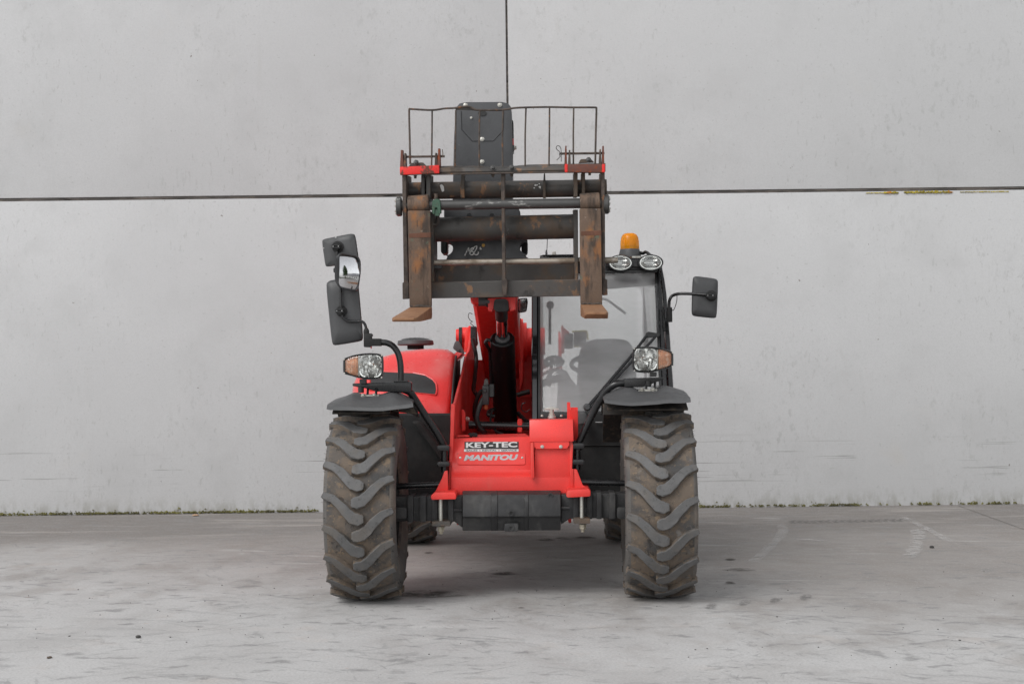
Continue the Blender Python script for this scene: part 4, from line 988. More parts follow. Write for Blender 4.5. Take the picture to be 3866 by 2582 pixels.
bm = mk(); f0 = [at(x, y, Yhood(x, y) - .022) for x, y in gr]; b_loft(bm, [f0, [p + Vector((0, .03, 0)) for p in f0]]); GR = link('hood_grille', bm, 'mesh_grille', HOOD, .003)
bm = mk()
gr2 = inset(gr, 1.03)
for i in range(len(gr2)):
    a, b_ = gr2[i], gr2[(i + 1) % len(gr2)]
    b_tube(bm, [at(a[0], a[1], Yhood(*a) - .012), at(b_[0], b_[1], Yhood(*b_) - .012)], .006, 8)
link('grille_rim', bm, 'red_hood', HOOD)
tube('hood_seal', smoothp([at(1722, 1345, .90), at(1716, 1400, .75), at(1709, 1480, .63), at(1704, 1560, .60), at(1700, 1590, .60)], 5), .006, 'hose_rubber', HOOD, 8)
slab('seal_panel', [(1700, 1590), (1706, 1480), (1714, 1390), (1719, 1345), (1727, 1340), (1726, 1590)], 1.15, .02, 'black_inner', HOOD, .002)
slab('seal_panel', [(1710, 1500), (1714, 1335), (1738, 1318), (1737, 1500)], 1.6, .02, 'black_inner', HOOD, .002)
slab('hood_corner', [(1706, 1350), (1722, 1328), (1746, 1334), (1730, 1352), (1716, 1362)], 1.05, .3, 'red_hood', HOOD, .006, 2)
# air intake cap
c0 = at(1569, 1306, 1.7); sm = mpp(1.7)
bm = mk(); b_lathe(bm, [(31 * sm, -.02), (29 * sm, 0), (30 * sm, .01)], c0, 'Z', 24); AI = link('air_intake', bm, 'black_inner', HOOD)
bm = mk(); prof = [(30 * sm, .002), (66 * sm, .004), (69 * sm, .010), (67 * sm, .030), (62 * sm, .034), (20 * sm, .034)]; b_lathe(bm, prof, c0, 'Z', 48); link('intake_cap', bm, 'grey_plastic', HOOD)
bm = mk(); b_lathe(bm, [(58 * sm, .033), (52 * sm, .042), (34 * sm, .049), (.001, .052)], c0, 'Z', 36, False); link('intake_dome', bm, 'lens_clear', HOOD)
for i in range(30):
    a = i * 2 * math.pi / 30; bm = mk(); 
    if math.sin(a) < .3:
        p = c0 + Vector((math.cos(a) * 30 * sm, math.sin(a) * 30 * sm, 0)); b_box(bm, p - Vector((.002, .002, .018)), p + Vector((.002, .002, .004))); link('intake_fin', bm, 'black_inner', HOOD)
    else: bm.free()

# ---- mudguards
def mudguard(front, underY, mirror):
    bm = mk(); rings = []
    # front lip, sloping face, ridge, then following the wheel to the back
    n_ = len(front)
    for k_, (yy, dz) in enumerate(((0.0, 0), (.05, .012), (.18, .028), (.34, .02), (.46, -.03), (.52, -.08))):
        rings.append([at(x, y, -.30) + Vector((0, yy, dz)) for x, y in front])
    return rings
def guard(top, bot, inner):
    """top / bottom edge of the visible front lip, as pixel polylines of equal length"""
    bm = mk(); YF = -.31
    secs = []
    for (xt, yt), (xb, yb) in zip(top, bot):
        B, Tt = at(xb, yb, YF), at(xb + (xt - xb) * .4, yb - 13, YF + .004)
        top_ = at(xt, yt, YF + .15)
        s_ = [B, Tt, Tt.lerp(top_, .5) + Vector((0, 0, .004)), top_, top_ + Vector((0, .14, .010)), top_ + Vector((0, .27, -.022)), top_ + Vector((0, .36, -.075))]
        s_ += [p - Vector((0, -.004, .010)) for p in s_[::-1][:-1]] + [B + Vector((0, .012, 0))]
        secs.append(s_)
    b_loft(bm, secs); o = link('mudguard', bm, 'grey_plastic', T, 0, smooth=30)
    return o
def z5(x, y): return (1220 + x / 4.696, 1440 + y / 4.696)
def r7(x, y): return (2100 + x / 2.614, 1400 + y / 2.614)
G1 = guard([z5(*p) for p in ((85, 410), (150, 355), (330, 300), (470, 238), (540, 236), (640, 268), (990, 262), (1090, 228), (1180, 210), (1290, 228), (1450, 300), (1575, 360))],
           [z5(*p) for p in ((60, 492), (130, 506), (300, 512), (460, 512), (540, 515), (640, 518), (900, 524), (1060, 522), (1180, 508), (1300, 494), (1480, 474), (1600, 452))], 1)
G2 = guard([r7(*p) for p in ((470, 275), (505, 245), (600, 205), (680, 172), (760, 176), (820, 205), (1000, 200), (1060, 166), (1110, 166), (1200, 192), (1285, 218), (1318, 262))],
           [r7(*p) for p in ((475, 316), (540, 326), (620, 336), (690, 342), (745, 345), (830, 341), (1000, 330), (1060, 322), (1120, 318), (1200, 320), (1265, 318), (1330, 308))], 1)
for G, x0, x1, yb in ((G1, 1265, 1480, 1566), (G2, 2290, 2590, 1560)):
    bm = mk(); rings = []
    for q in range(9):
        a = R(66 + q * 10); r_ = TR + .035
        y_, z_ = -r_ * math.cos(a), TR + r_ * math.sin(a) + .01
        xa, xb = at(x0, 1540, -.1).x, at(x1, 1540, -.1).x
        rings.append([Vector((xa, y_, z_)), Vector((xb, y_, z_)), Vector((xb, y_ * .97, z_ - .008)), Vector((xa, y_ * .97, z_ - .008))])
    b_loft(bm, rings); link('mudguard_liner', bm, 'mud_plastic', G, 0, smooth=40)
slab('liner_side', [(1268, 1548), (1450, 1548), (1400, 1562), (1330, 1569), (1285, 1568), (1270, 1560)], -.16, .02, 'mud_plastic', G1, .004, 2)
slab('liner_side', [(1478, 1552), (1560, 1540), (1574, 1564), (1540, 1560)], -.05, .02, 'mud_plastic', G1, .004, 2)
slab('liner_side', [(2276, 1524), (2586, 1524), (2582, 1560), (2360, 1566), (2276, 1566)], -.05, .02, 'mud_plastic', G2, .004, 2)
# mounting plates and bolts between bracket and guard
for G, cxp, cyp in ((G1, 1393, 1497), (G2, 2445, 1475)):
    slab('mount_plate', [(cxp - 38, cyp + 4), (cxp - 26, cyp - 6), (cxp + 38, cyp - 6), (cxp + 36, cyp + 4)], -.14, .08, 'zinc', G, .002)
    for dx in (-22, 20): bolt('bolt', at(cxp + dx, cyp - 2, -.15), .009, 'zinc', G, (0, -.5, 1), .010)
    for dx in (-6, 26): tube('mount_strut', [at(cxp + dx, cyp - 2, -.12), at(cxp + dx + 2, cyp - 30, -.10)], .006, 'black_paint', G, 8)
    bm = mk(); b_lathe(bm, [(.014, -.012), (.014, .016)], at(cxp - 30 if cxp < 2000 else cxp + 2, cyp - 24, -.10), 'Z', 12); link('rubber_buffer', bm, 'hose_rubber', G)

# ---- light and mirror carriers
def carrier(arm, beam, side):
    P = smoothp([at(*p) for p in arm], 6)
    o = tube('light_carrier', P, .0172, 'black_paint', T, 20)
    slab('carrier_beam', beam, -.10, .055, 'black_paint', o, .003, 2)
    return o
C1 = carrier([(1676, 1700, .06), (1672, 1676, .05), (1648, 1632, .03), (1600, 1560, 0), (1566, 1506, -.03), (1548, 1482, -.05), (1520, 1470, -.06), (1480, 1468, -.06)],
             [(1330, 1449), (1336, 1447), (1545, 1440), (1552, 1443), (1552, 1478), (1546, 1481), (1420, 1478), (1380, 1466), (1331, 1457)], -1)
C2 = carrier([(2186, 1696, .06), (2186, 1672, .05), (2206, 1628, .03), (2244, 1550, 0), (2272, 1502, -.03), (2296, 1468, -.05), (2326, 1450, -.06), (2366, 1445, -.06)],
             [(2356, 1430), (2362, 1428), (2505, 1424), (2506, 1431), (2444, 1456), (2424, 1461), (2358, 1462)], 1)
for Cx, x0, x1, xs in ((C1, 1650, 1697, 1677), (C2, 2160, 2206, 2180)):
    dy_ = 0 if Cx is C1 else -8
    for y0, y1 in ((1680, 1702), (1742, 1762)):
        slab('hinge_lug', rounded(rect(x0, y0 + dy_, x1, y1 + dy_), .3), .02, .07, 'black_paint', Cx, .004, 2)
    tube('hinge_tube', [at(xs, 1694 + dy_, .06), at(xs, 1782 + dy_, .06)], .0165, 'black_paint', Cx, 18)
slab('base_plate', rect(1486, 1437, 1540, 1442), -.11, .07, 'black_paint', C1, .001)

# ---- headlights
def z2(x, y): return (1270 + x / 7.827, 1280 + y / 7.827)
LAMP = [(195, 800), (200, 600), (255, 555), (500, 470), (750, 425), (1000, 408), (1250, 425), (1340, 455), (1388, 515), (1405, 750), (1395, 1050), (1365, 1135), (1280, 1185), (1050, 1210), (850, 1198), (600, 1140), (400, 1080), (235, 1035), (200, 985)]
def headlight(pt, post):
    out_ = [pt(x, y) for x, y in rounded(LAMP, .3, 2)]
    Y = -.16
    bm = mk()
    rings = [[at(x, y, Y + .085) for x, y in inset(out_, .72)], [at(x, y, Y + .05) for x, y in inset(out_, .96)], [at(x, y, Y + .012) for x, y in out_], [at(x, y, Y) for x, y in inset(out_, .985)], [at(x, y, Y) for x, y in inset(out_, .915)], [at(x, y, Y + .012) for x, y in inset(out_, .90)], [at(x, y, Y + .055) for x, y in inset(out_, .86)]]
    b_loft(bm, rings); H = link('headlight', bm, 'black_paint', T, 0, smooth=35)
    # reflector bowl with facets
    cxr, cyr, wx, wy = 1010, 800, 330, 330
    bm = mk(); NX, NY = 24, 20; g = []
    for j in range(NY + 1):
        row = []
        for i in range(NX + 1):
            u, v_ = i / NX * 2 - 1, j / NY * 2 - 1
            e = max(abs(u) ** 4 + abs(v_) ** 4, 1e-9) ** .25; m2 = max(abs(u), abs(v_)); 
            uu, vv = (u * m2 / e, v_ * m2 / e) if e > 0 else (u, v_)
            px, py = pt(cxr + uu * wx, cyr + vv * wy)
            r2 = min(1, math.hypot(uu, vv)); dpt = .046 * (1 - r2 ** 2)
            fac = .004 * math.sin(uu * 6.5) * (1 if vv > -.1 else -1)
            band_ = .012 if -.12 < vv < .18 else (.004 if vv < -.12 else 0)
            row.append(bm.verts.new(at(px, py, Y + .004 + max(0, dpt + fac * (r2 < .95) - band_ * (r2 < .9)))))
        g.append(row)
    for j in range(NY):
        for i in range(NX): bm.faces.new((g[j][i], g[j][i + 1], g[j + 1][i + 1], g[j + 1][i]))
    link('reflector_bowl', bm, 'reflector', H, 0, smooth=40)
    for yy, r_ in ((650, .0065), (815, .0065), (985, .008)):
        bm = mk(); b_lathe(bm, [(r_, .03), (r_, .010), (r_ * .6, .006)], at(*pt(1012, yy), Y), 'Y', 14); link('bulb', bm, 'bulb_glass', H)
    bz = [(645, 520), (690, 500), (700, 800), (690, 1120), (645, 1100)]
    slab('lamp_divider', [pt(*p) for p in bz], Y + .008, .02, 'zinc', H, .001)
    ind = [(235, 800), (255, 640), (330, 575), (480, 520), (635, 490), (635, 1105), (480, 1060), (330, 990), (255, 950)]
    bm = mk(); b_slab(bm, [pt(*p) for p in ind], Y + .010, .010); I_ = link('indicator', bm, 'indicator_amber', H, .002)
    bm = mk()
    for q in range(6):
        x_ = 270 + q * 64; b_tube(bm, [at(*pt(x_, 600 if q < 2 else 540), Y + .010), at(*pt(x_, 960 if q < 2 else 1060), Y + .010)], .0022, 6)
    for q in range(8):
        y_ = 570 + q * 64; b_tube(bm, [at(*pt(300 if 1 < q < 6 else 400, y_), Y + .010), at(*pt(625, y_), Y + .010)], .0018, 6)
    link('indicator_ribs', bm, 'indicator_amber', H)
    bm = mk(); b_slab(bm, [pt(*p) for p in inset(ind, .96)], Y + .026, .004); link('indicator_back', bm, 'beacon_core', H)
    bm = mk(); rings = [[at(x, y, Y + .004) for x, y in inset(out_, .91)], [at(x, y, Y - .002) for x, y in inset(out_, .80)], [at(x, y, Y - .004) for x, y in inset(out_, .4)]]
    b_loft(bm, rings, False); bm.faces.ensure_lookup_table(); 
    bm.faces.new([v_ for v_ in bm.verts][-len(out_):]); link('lens', bm, 'lens_clear', H, 0, smooth=60)
    slab('lamp_post', rounded([pt(*p) for p in ((680, 1180), (870, 1190), (868, 1320), (690, 1320))], .1), Y + .02, .04, 'black_paint', H, .004)
    for x_, y_ in ((225, 600), (1335, 485), (1335, 1135), (235, 1005)):
        bm = mk(); b_lathe(bm, [(.0035, 0), (.0035, -.003)], at(*pt(x_, y_), Y), 'Y', 8); link('lamp_screw', bm, 'zinc', H)
    return H
H1 = headlight(z2, 0)
def z3m(x, y):   # mirrored, measured on the right lamp
    X, Yv = z2(x, y); u = (X - 1294) / (1449.5 - 1294); v_ = (Yv - 1332) / (1435 - 1332)
    return (2544 - u * (2544 - 2386), 1307 + v_ * (1409 - 1307))
H2 = headlight(z3m, 0)

# ---- mirrors on the left arm
ARM = ptube('mirror_arm', [(1513, 1441, -.07), (1513, 1400, -.07), (1511, 1370, -.07), (1503, 1335, -.07), (1485, 1308, -.07), (1462, 1295, -.07), (1436, 1292, -.07)], .0146, 'black_paint', T, 6, 18)
slab('arm_clamp', [(1372, 1258), (1400, 1258), (1402, 1278), (1438, 1278), (1438, 1306), (1402, 1306), (1396, 1311), (1373, 1310)], -.09, .04, 'black_inner', ARM, .003, 2)
bolt('wing_nut', at(1401, 1266, -.09), .007, 'black_paint', ARM, (0, -1, 0), .014)
tube('clamp_stud', [at(1400, 1300, -.08), at(1402, 1316, -.08)], .003, 'red_print', ARM, 8)
ptube('mirror_rod', [(1383, 1262, -.07), (1383, 1246, -.07), (1378, 1225, -.07), (1366, 1214, -.07), (1345, 1214, -.07), (1318, 1213, -.07), (1300, 1204, -.07), (1290, 1188, -.07), (1287, 1150, -.07), (1285, 1083, -.07), (1278, 1020, -.07), (1271, 945, -.07)], .0066, 'black_paint', ARM, 6, 12)
bm = mk(); b_lathe(bm, [(.014, 0), (.014, .012), (.008, .024)], at(1383, 1258, -.07), 'Z', 14); link('rod_sleeve', bm, 'black_inner', ARM)
def mirror_back(name, pts, Y, knob, parent, spots=()):
    bm = mk(); q = rounded(pts, .28, 3)
    # the housing turns its back to the viewer, the mirror looks towards the cab
    b_pillow(bm, q, Y, .055, ((1.0, .022), (.975, .010), (.93, .003), (.6, -.003)))
    o = link('mirror_housing', bm, 'mirror_plastic', parent, 0, smooth=50)
    bm = mk(); f = [at(x, y, Y + .057) for x, y in inset(q, .95)]; bm.faces.new([bm.verts.new(p) for p in f]); link('mirror_glass', bm, 'chrome', parent, smooth=0)
    kx, ky, kr = knob; s_ = mpp(Y) * kr
    bm = mk(); b_lathe(bm, [(s_ * 1.15, .01), (s_ * 1.1, -.010), (s_ * .82, -.012), (s_ * .8, -.030)], at(kx + 6, ky + 1, Y), 'Y', 22); link('ball_joint', bm, 'black_inner', parent)
    bm = mk(); c_ = at(kx, ky, Y - .03); b_lathe(bm, [(s_ * .8, .006), (s_ * .8, -.016), (s_ * .7, -.020)], c_, 'Y', 22); link('joint_knob', bm, 'black_inner', parent)
    bm = mk()
    for dz in (.006, -.006): b_box(bm, c_ + Vector((-s_ * .8, -.026, dz - .002)), c_ + Vector((s_ * .8, -.019, dz + .002)))
    link('knob_rib', bm, 'black_paint', parent)
    for dx in (-.5, .5):
        bm = mk(); b_lathe(bm, [(.0028, 0), (.002, -.003)], c_ + Vector((dx * s_, -.021, 0)), 'Y', 8); link('knob_screw', bm, 'white_print', parent)
    for sx, sy, sr in spots:
        bm = mk(); b_lathe(bm, [(sr, .003), (sr * .8, -.001), (.0001, -.001)], at(sx, sy, Y + .004), 'Y', 12, False); link('bird_dropping', bm, 'paint_splash', parent)
mirror_back('m', [(1215, 908), (1226, 902), (1325, 882), (1342, 886), (1356, 985), (1350, 992), (1238, 1008), (1228, 1004)], -.05, (1270, 932, 20), ARM, ((1268, 899, .006), (1297, 901, .0025), (1223, 937, .003)))
mirror_back('m', [(1230, 1072), (1246, 1058), (1344, 1048), (1353, 1062), (1372, 1275), (1366, 1288), (1264, 1305), (1253, 1296)], -.05, (1284, 1174, 19), ARM)
# convex mirror
cv = [(1279, 962), (1290, 956), (1350, 968), (1357, 980), (1361, 1024), (1352, 1086), (1344, 1099), (1284, 1086), (1276, 1072), (1280, 1020)]
cvr = rounded(cv, .28, 3)
hou = rounded([(1266, 972), (1286, 953), (1352, 966), (1362, 985), (1363, 1024), (1354, 1092), (1344, 1102), (1280, 1088), (1264, 1060), (1263, 1010)], .28, 3)
nv = Vector((.70, -.71, .03)).normalized(); ctr = Vector((1319, 1028)); Rm = .30
def Ym(px, d_): return -.120 + d_ + (px - ctr.x) * mpp(-.1) * .98
def mring(pts, d_): return [at(x, y, Ym(x, d_)) for x, y in pts]
bm = mk(); b_loft(bm, [mring(inset(hou, .75), .065), mring(inset(hou, .97), .045), mring(hou, .008), mring(cvr, -.001), mring(inset(cvr, .94), .004), mring(inset(cvr, .92), .03)])
link('convex_housing', bm, 'mirror_plastic', ARM, 0, smooth=50)
bm = mk(); cc = inset(cvr, .935); rings = []; C0 = at(ctr.x, ctr.y, Ym(ctr.x, -.003)); sphc = C0 - nv * Rm
def onsph(px, py):
    o_ = ROOT_INV @ CAM; d_ = (ROOT_INV @ ray(px, py)).normalized(); oc = o_ - sphc
    b_ = oc.dot(d_); cq = oc.dot(oc) - Rm * Rm; return o_ + d_ * (-b_ - math.sqrt(max(b_ * b_ - cq, 0)))
NR = 12
for k_ in range(NR):
    rings.append([onsph(*p) for p in inset(cc, 1 - k_ / NR)])
b_loft(bm, rings, False); vsl = [v_ for v_ in bm.verts][-len(cc):]; bm.faces.new(vsl); link('convex_glass', bm, 'chrome', ARM, 0, smooth=80)
slab('convex_clamp', rounded([(1258, 1015), (1268, 1005), (1282, 1012), (1284, 1030), (1270, 1034), (1259, 1028)], .2), -.085, .03, 'black_paint', ARM, .003)

# ---- cab
zt = 1030
def Yg(px, py):
    t_ = min(1, max(0, (1556 - py) / (1556 - 1020))); return .62 + .30 * t_ + .17 * t_ * t_
def gl_l(py): return 2038.0 + (1556 - py) * .004
def gl_r(py): 
    t_ = (1556 - py) / 520; return 2500 - 22 * t_
CAB = None
bm = mk()   # roof
b_loft(bm, [[at(2036, 1026, 1.09), at(2494, 1022, 1.09), at(2494, 1022, 2.45), at(2036, 1026, 2.45)],
            [at(2032, 1010, 1.07), at(2500, 1004, 1.07), at(2500, 1004, 2.48), at(2032, 1010, 2.48)],
            [at(2034, 975, 1.08), at(2494, 968, 1.08), at(2494, 968, 2.47), at(2034, 975, 2.47)],
            [at(2045, 967, 1.13), at(2480, 962, 1.13), at(2480, 962, 2.42), at(2045, 967, 2.42)]])
CAB = link('cab', bm, 'black_paint', T, .008, 2)
def zr(Y, z, x): return Vector((x, Y, z))
# after the first ring the roof keeps its real size to the back
for v_ in CAB.data.vertices:
    pass
xl, xr = at(2038, 1300, .9).x, at(2496, 1300, .9).x
zroof_b, zroof_t = at(2250, 1026, 1.09).z, at(2250, 968, 1.08).z
me = CAB.data; bm = mk(); xo0, xo1 = at(2032, 1010, 1.07).x, at(2500, 1004, 1.07).x
secs = []
for y_, ins, zt_ in ((1.07, .03, -.012), (1.09, .01, -.004), (1.2, 0, 0), (2.35, 0, 0), (2.46, .02, -.01)):
    secs.append([Vector((xo0 + .004, y_, zroof_b)), Vector((xo1 - .004, y_, zroof_b)), Vector((xo1, y_, zroof_b + .02)), Vector((xo1, y_, zroof_t - .03)), Vector((xo1 - .03, y_, zroof_t + zt_)), Vector((xo0 + .03, y_, zroof_t + zt_)), Vector((xo0, y_, zroof_t - .03)), Vector((xo0, y_, zroof_b + .02))])
b_loft(bm, secs); bmesh.ops.recalc_face_normals(bm, faces=bm.faces); bm.to_mesh(me); bm.free(); me.shade_smooth(); me.set_sharp_from_angle(angle=R(35))
# windscreen
bm = mk(); g = []; NV, NU = 26, 14
for j in range(NV + 1):
    py = 1556 - (1556 - 1024) * j / NV; row = []
    for i in range(NU + 1):
        s_ = i / NU; px = gl_l(py) + (gl_r(py) - gl_l(py)) * s_; row.append(bm.verts.new(at(px, py, Yg(px, py) + .03 * (2 * s_ - 1) ** 4)))
    g.append(row)
for j in range(NV):
    for i in range(NU): bm.faces.new((g[j][i], g[j][i + 1], g[j + 1][i + 1], g[j + 1][i]))
WS = link('windscreen', bm, 'windscreen_glass', CAB, 0, smooth=80)
# frame: pillars
def pillar(name, fx0, fx1, y0, y1, dy, depth, mat, n_=12):
    bm = mk(); rings = []
    for j in range(n_ + 1):
        py = y0 + (y1 - y0) * j / n_; a, b_ = at(fx0(py), py, Yg(0, py) + dy), at(fx1(py), py, Yg(0, py) + dy)
        mid = (a + b_) * .5; ww = (b_ - a).length
        rings.append([a + Vector((0, .012, 0)), a + Vector((ww * .15, 0, 0)), b_ - Vector((ww * .15, 0, 0)), b_ + Vector((0, .012, 0)), b_ + Vector((0, depth, 0)), a + Vector((0, depth, 0))])
    b_loft(bm, rings); return link(name, bm, mat, CAB, 0, smooth=40)
pillar('front_pillar', lambda y: 2007, lambda y: 2030, 1590, 1000, -.02, .07, 'black_gloss')
pillar('glass_seal', lambda y: 2030, lambda y: 2040, 1590, 1015, -.008, .03, 'hose_rubber')
def pr_in(y): return 2478 + (y - 1067) * .040 if y > 1067 else 2478
def pr_out(y):
    P = [(1000, 2497), (1012, 2503), (1106, 2517), (1300, 2532), (1471, 2544), (1600, 2549)]
    for (ya, xa), (yb, xb) in zip(P, P[1:]):
        if y <= yb: return xa + (xb - xa) * max(0, (y - ya)) / (yb - ya)
    return P[-1][1]
pillar('glass_seal', lambda y: pr_in(y) - 4, lambda y: pr_in(y) + 6, 1590, 1015, -.008, .03, 'hose_rubber')
pillar('front_pillar', lambda y: pr_in(y) + 6, lambda y: pr_in(y) + (pr_out(y) - pr_in(y)) * .52, 1600, 1000, -.015, .06, 'black_paint')
pillar('door_pillar', lambda y: pr_in(y) + (pr_out(y) - pr_in(y)) * .58, lambda y: pr_out(y), 1600, 1004, .03, .09, 'black_paint')
slab('windscreen_base', [(2036, 1554), (2140, 1554), (2230, 1558), (2380, 1556), (2500, 1552), (2500, 1592), (2036, 1592)], .62, .10, 'black_paint', CAB, .006, 2)
slab('top_frame', [(2036, 1022), (2482, 1016), (2482, 1030), (2036, 1034)], 1.055, .04, 'black_paint', CAB, .004)
# cab body: lower panels, rear pillars, windows
xo1b = at(2544, 1471, .75).x
def cabbox(name, lo_, hi_, mat, bev=.006): bm = mk(); b_box(bm, lo_, hi_); return link(name, bm, mat, CAB, bev, 2)
cabbox('cab_floor', (xl - .04, .72, .56), (xo1b, 2.42, .60), 'black_inner')
cabbox('cab_rear_wall', (xl - .04, 2.36, .60), (xo1b - .03, 2.42, .98), 'black_paint')
cabbox('cab_side_wall', (xl - .045, .80, .60), (xl - .02, 2.40, .92), 'black_paint')
cabbox('door_lower', (xo1b - .03, .85, .55), (xo1b, 2.40, .90), 'black_paint')
for xx, wx_ in ((xl - .04, .06), (xo1 - .012, .012)):
    cabbox('rear_pillar', (xx, 2.36, .98), (xx + wx_, 2.44, zroof_b + .02), 'cab_trim', .002)
bm = mk(); f = [Vector((x_, 2.40, z_)) for x_, z_ in ((xl + .02, .98), (xo1 - .05, .98), (xo1 - .05, zroof_b), (xl + .02, zroof_b))]; bm.faces.new([bm.verts.new(p) for p in f]); link('rear_window', bm, 'side_glass', CAB, smooth=0)
bm = mk(); f = [Vector((xo1b - .012 + (xo1 - xo1b) * s_, y_, z_)) for y_, z_, s_ in ((.90, .90, 0), (2.38, .90, 0), (2.38, zroof_b, 1), (1.12, zroof_b, 1))]; bm.faces.new([bm.verts.new(p) for p in f]); link('door_window', bm, 'side_glass', CAB, smooth=0)
bm = mk(); f = [Vector((xl - .03, y_, z_)) for y_, z_ in ((.90, .92), (2.38, .92), (2.38, zroof_b), (1.12, zroof_b))]; bm.faces.new([bm.verts.new(p) for p in f]); link('side_window', bm, 'side_glass', CAB, smooth=0)
# tinted pane added for the door glass seen through the screen
slab('door_glass_tint', [(2418, 1092), (2424, 1120), (2426, 1280), (2424, 1400), (2492, 1400), (2486, 1080), (2400, 1082)], 2.25, .006, 'tinted_glass', CAB, .006)
slab('headliner', [(2046, 1052), (2280, 1050), (2470, 1046), (2470, 1075), (2400, 1082), (2300, 1090), (2180, 1092), (2046, 1094)], 1.9, .05, 'black_inner', CAB, .006)
# seat, column, wheel, dash, lever
bm = mk(); b_pillow(bm, rounded([(2175, 1560), (2178, 1440), (2186, 1330), (2205, 1292), (2250, 1280), (2330, 1278), (2372, 1286), (2394, 1320), (2404, 1440), (2404, 1560)], .35, 3), 1.75, .14, ((1.0, .06), (.97, .02), (.88, .0), (.5, .02)))
link('seat_back', bm, 'seat_fabric', CAB, 0, smooth=60)
bm = mk(); sc_ = at(2290, 1560, 1.5); b_box(bm, sc_ + Vector((-.22, -.25, -.06)), sc_ + Vector((.22, .25, .06))); link('seat_cushion', bm, 'seat_fabric', CAB, .04, 3)
bm = mk(); sw = at(2268, 1375, 1.25); A_ = Vector((0, -.35, .94)).normalized(); 
u_ = Vector((1, 0, 0)); v_2 = A_.cross(u_)
ring_ = [sw + (u_ * math.cos(t) + v_2 * math.sin(t)) * .165 for t in [q * 6.2832 / 40 for q in range(41)]]
b_tube(bm, ring_, .013, 10, False); link('steering_wheel', bm, 'seat_fabric', CAB)
bm = mk()
for t in (0.5, 2.6, 4.7): b_tube(bm, [sw, sw + (u_ * math.cos(t) + v_2 * math.sin(t)) * .16], .011, 8)
b_lathe(bm, [(.04, -.02), (.04, .015)], sw, A_, 18); b_tube(bm, [sw, sw - A_ * .35], .03, 12); link('steering_column', bm, 'seat_fabric', CAB)
slab('dashboard', rounded([(2046, 1430), (2070, 1398), (2110, 1390), (2140, 1400), (2156, 1430), (2190, 1470), (2200, 1560), (2046, 1560)], .2), 1.05, .18, 'seat_fabric', CAB, .02, 3)
bm = mk(); b_lathe(bm, [(.055, -.01), (.060, .0), (.05, .012), (.0, .014)], at(2092, 1365, 1.15), (0, -.5, .86), 24, False); link('gauge_pod', bm, 'seat_fabric', CAB)
tube('lever', [at(2076, 1300, 1.5), at(2076, 1165, 1.5)], .008, 'black_inner', CAB, 10)
bm = mk(); bmesh.ops.create_icosphere(bm, subdivisions=2, radius=.019, matrix=Matrix.Translation(at(2077, 1152, 1.5)) @ Matrix.Diagonal((1.2, 1, 1.3, 1))); link('lever_knob', bm, 'black_inner', CAB)
# behind the cab: bracket and lamp box with yellow trim
BK = slab('rear_bracket', [(2119, 1228), (2124, 1226), (2128, 1236), (2150, 1254), (2148, 1262), (2131, 1262), (2130, 1334), (2120, 1334)], 2.55, .05, 'red_frame', T, .004)
slab('rear_box', rounded(rect(2131, 1258, 2164, 1316), .1), 2.6, .05, 'black_inner', BK, .004)
slab('rear_lamp', rounded(rect(2166, 1250, 2214, 1310), .1), 2.6, .06, 'grey_plastic', BK, .006)
bm = mk()
for a, b_ in (((2160, 1252), (2214, 1249)), ((2215, 1250), (2220, 1284)), ((2166, 1308), (2186, 1308))): b_tube(bm, [at(*a, 2.59), at(*b_, 2.59)], .006, 6)
link('yellow_edge', bm, 'yellow_trim', BK)
# wiper with two arms and blade
Yw = lambda px, py: Yg(px, py) - .035
def wp_(pts): return [(x, y, Yw(x, y)) for x, y in pts]
WI = ptube('wiper_arm', wp_([(2222, 1532), (2262, 1486), (2320, 1418), (2380, 1348), (2424, 1290), (2444, 1264)]), .0085, 'black_paint', CAB, 3, 8)
ptube('wiper_arm', wp_([(2232, 1538), (2290, 1470), (2350, 1402), (2410, 1340), (2458, 1290), (2482, 1262)]), .0075, 'black_paint', CAB, 3, 8)
slab('wiper_link', [(2438, 1258), (2448, 1252), (2482, 1258), (2486, 1252), (2492, 1262), (2488, 1272), (2446, 1276), (2438, 1270)], Yw(0, 1262) - .012, .02, 'black_paint', CAB, .002)
ptube('wiper_blade', wp_([(2478, 1075), (2482, 1140), (2484, 1200), (2486, 1262)]), .0095, 'black_paint', CAB, 3, 8)
bm = mk(); b_lathe(bm, [(.02, .03), (.018, -.01), (.012, -.02)], at(2217, 1537, .60), 'Y', 14); link('wiper_pivot', bm, 'grey_plastic', CAB)
ptube('wiper_blade', [(2258, 1128, 2.36), (2290, 1132, 2.36), (2330, 1160, 2.36), (2362, 1184, 2.36)], .008, 'grey_plastic', CAB, 3, 8)
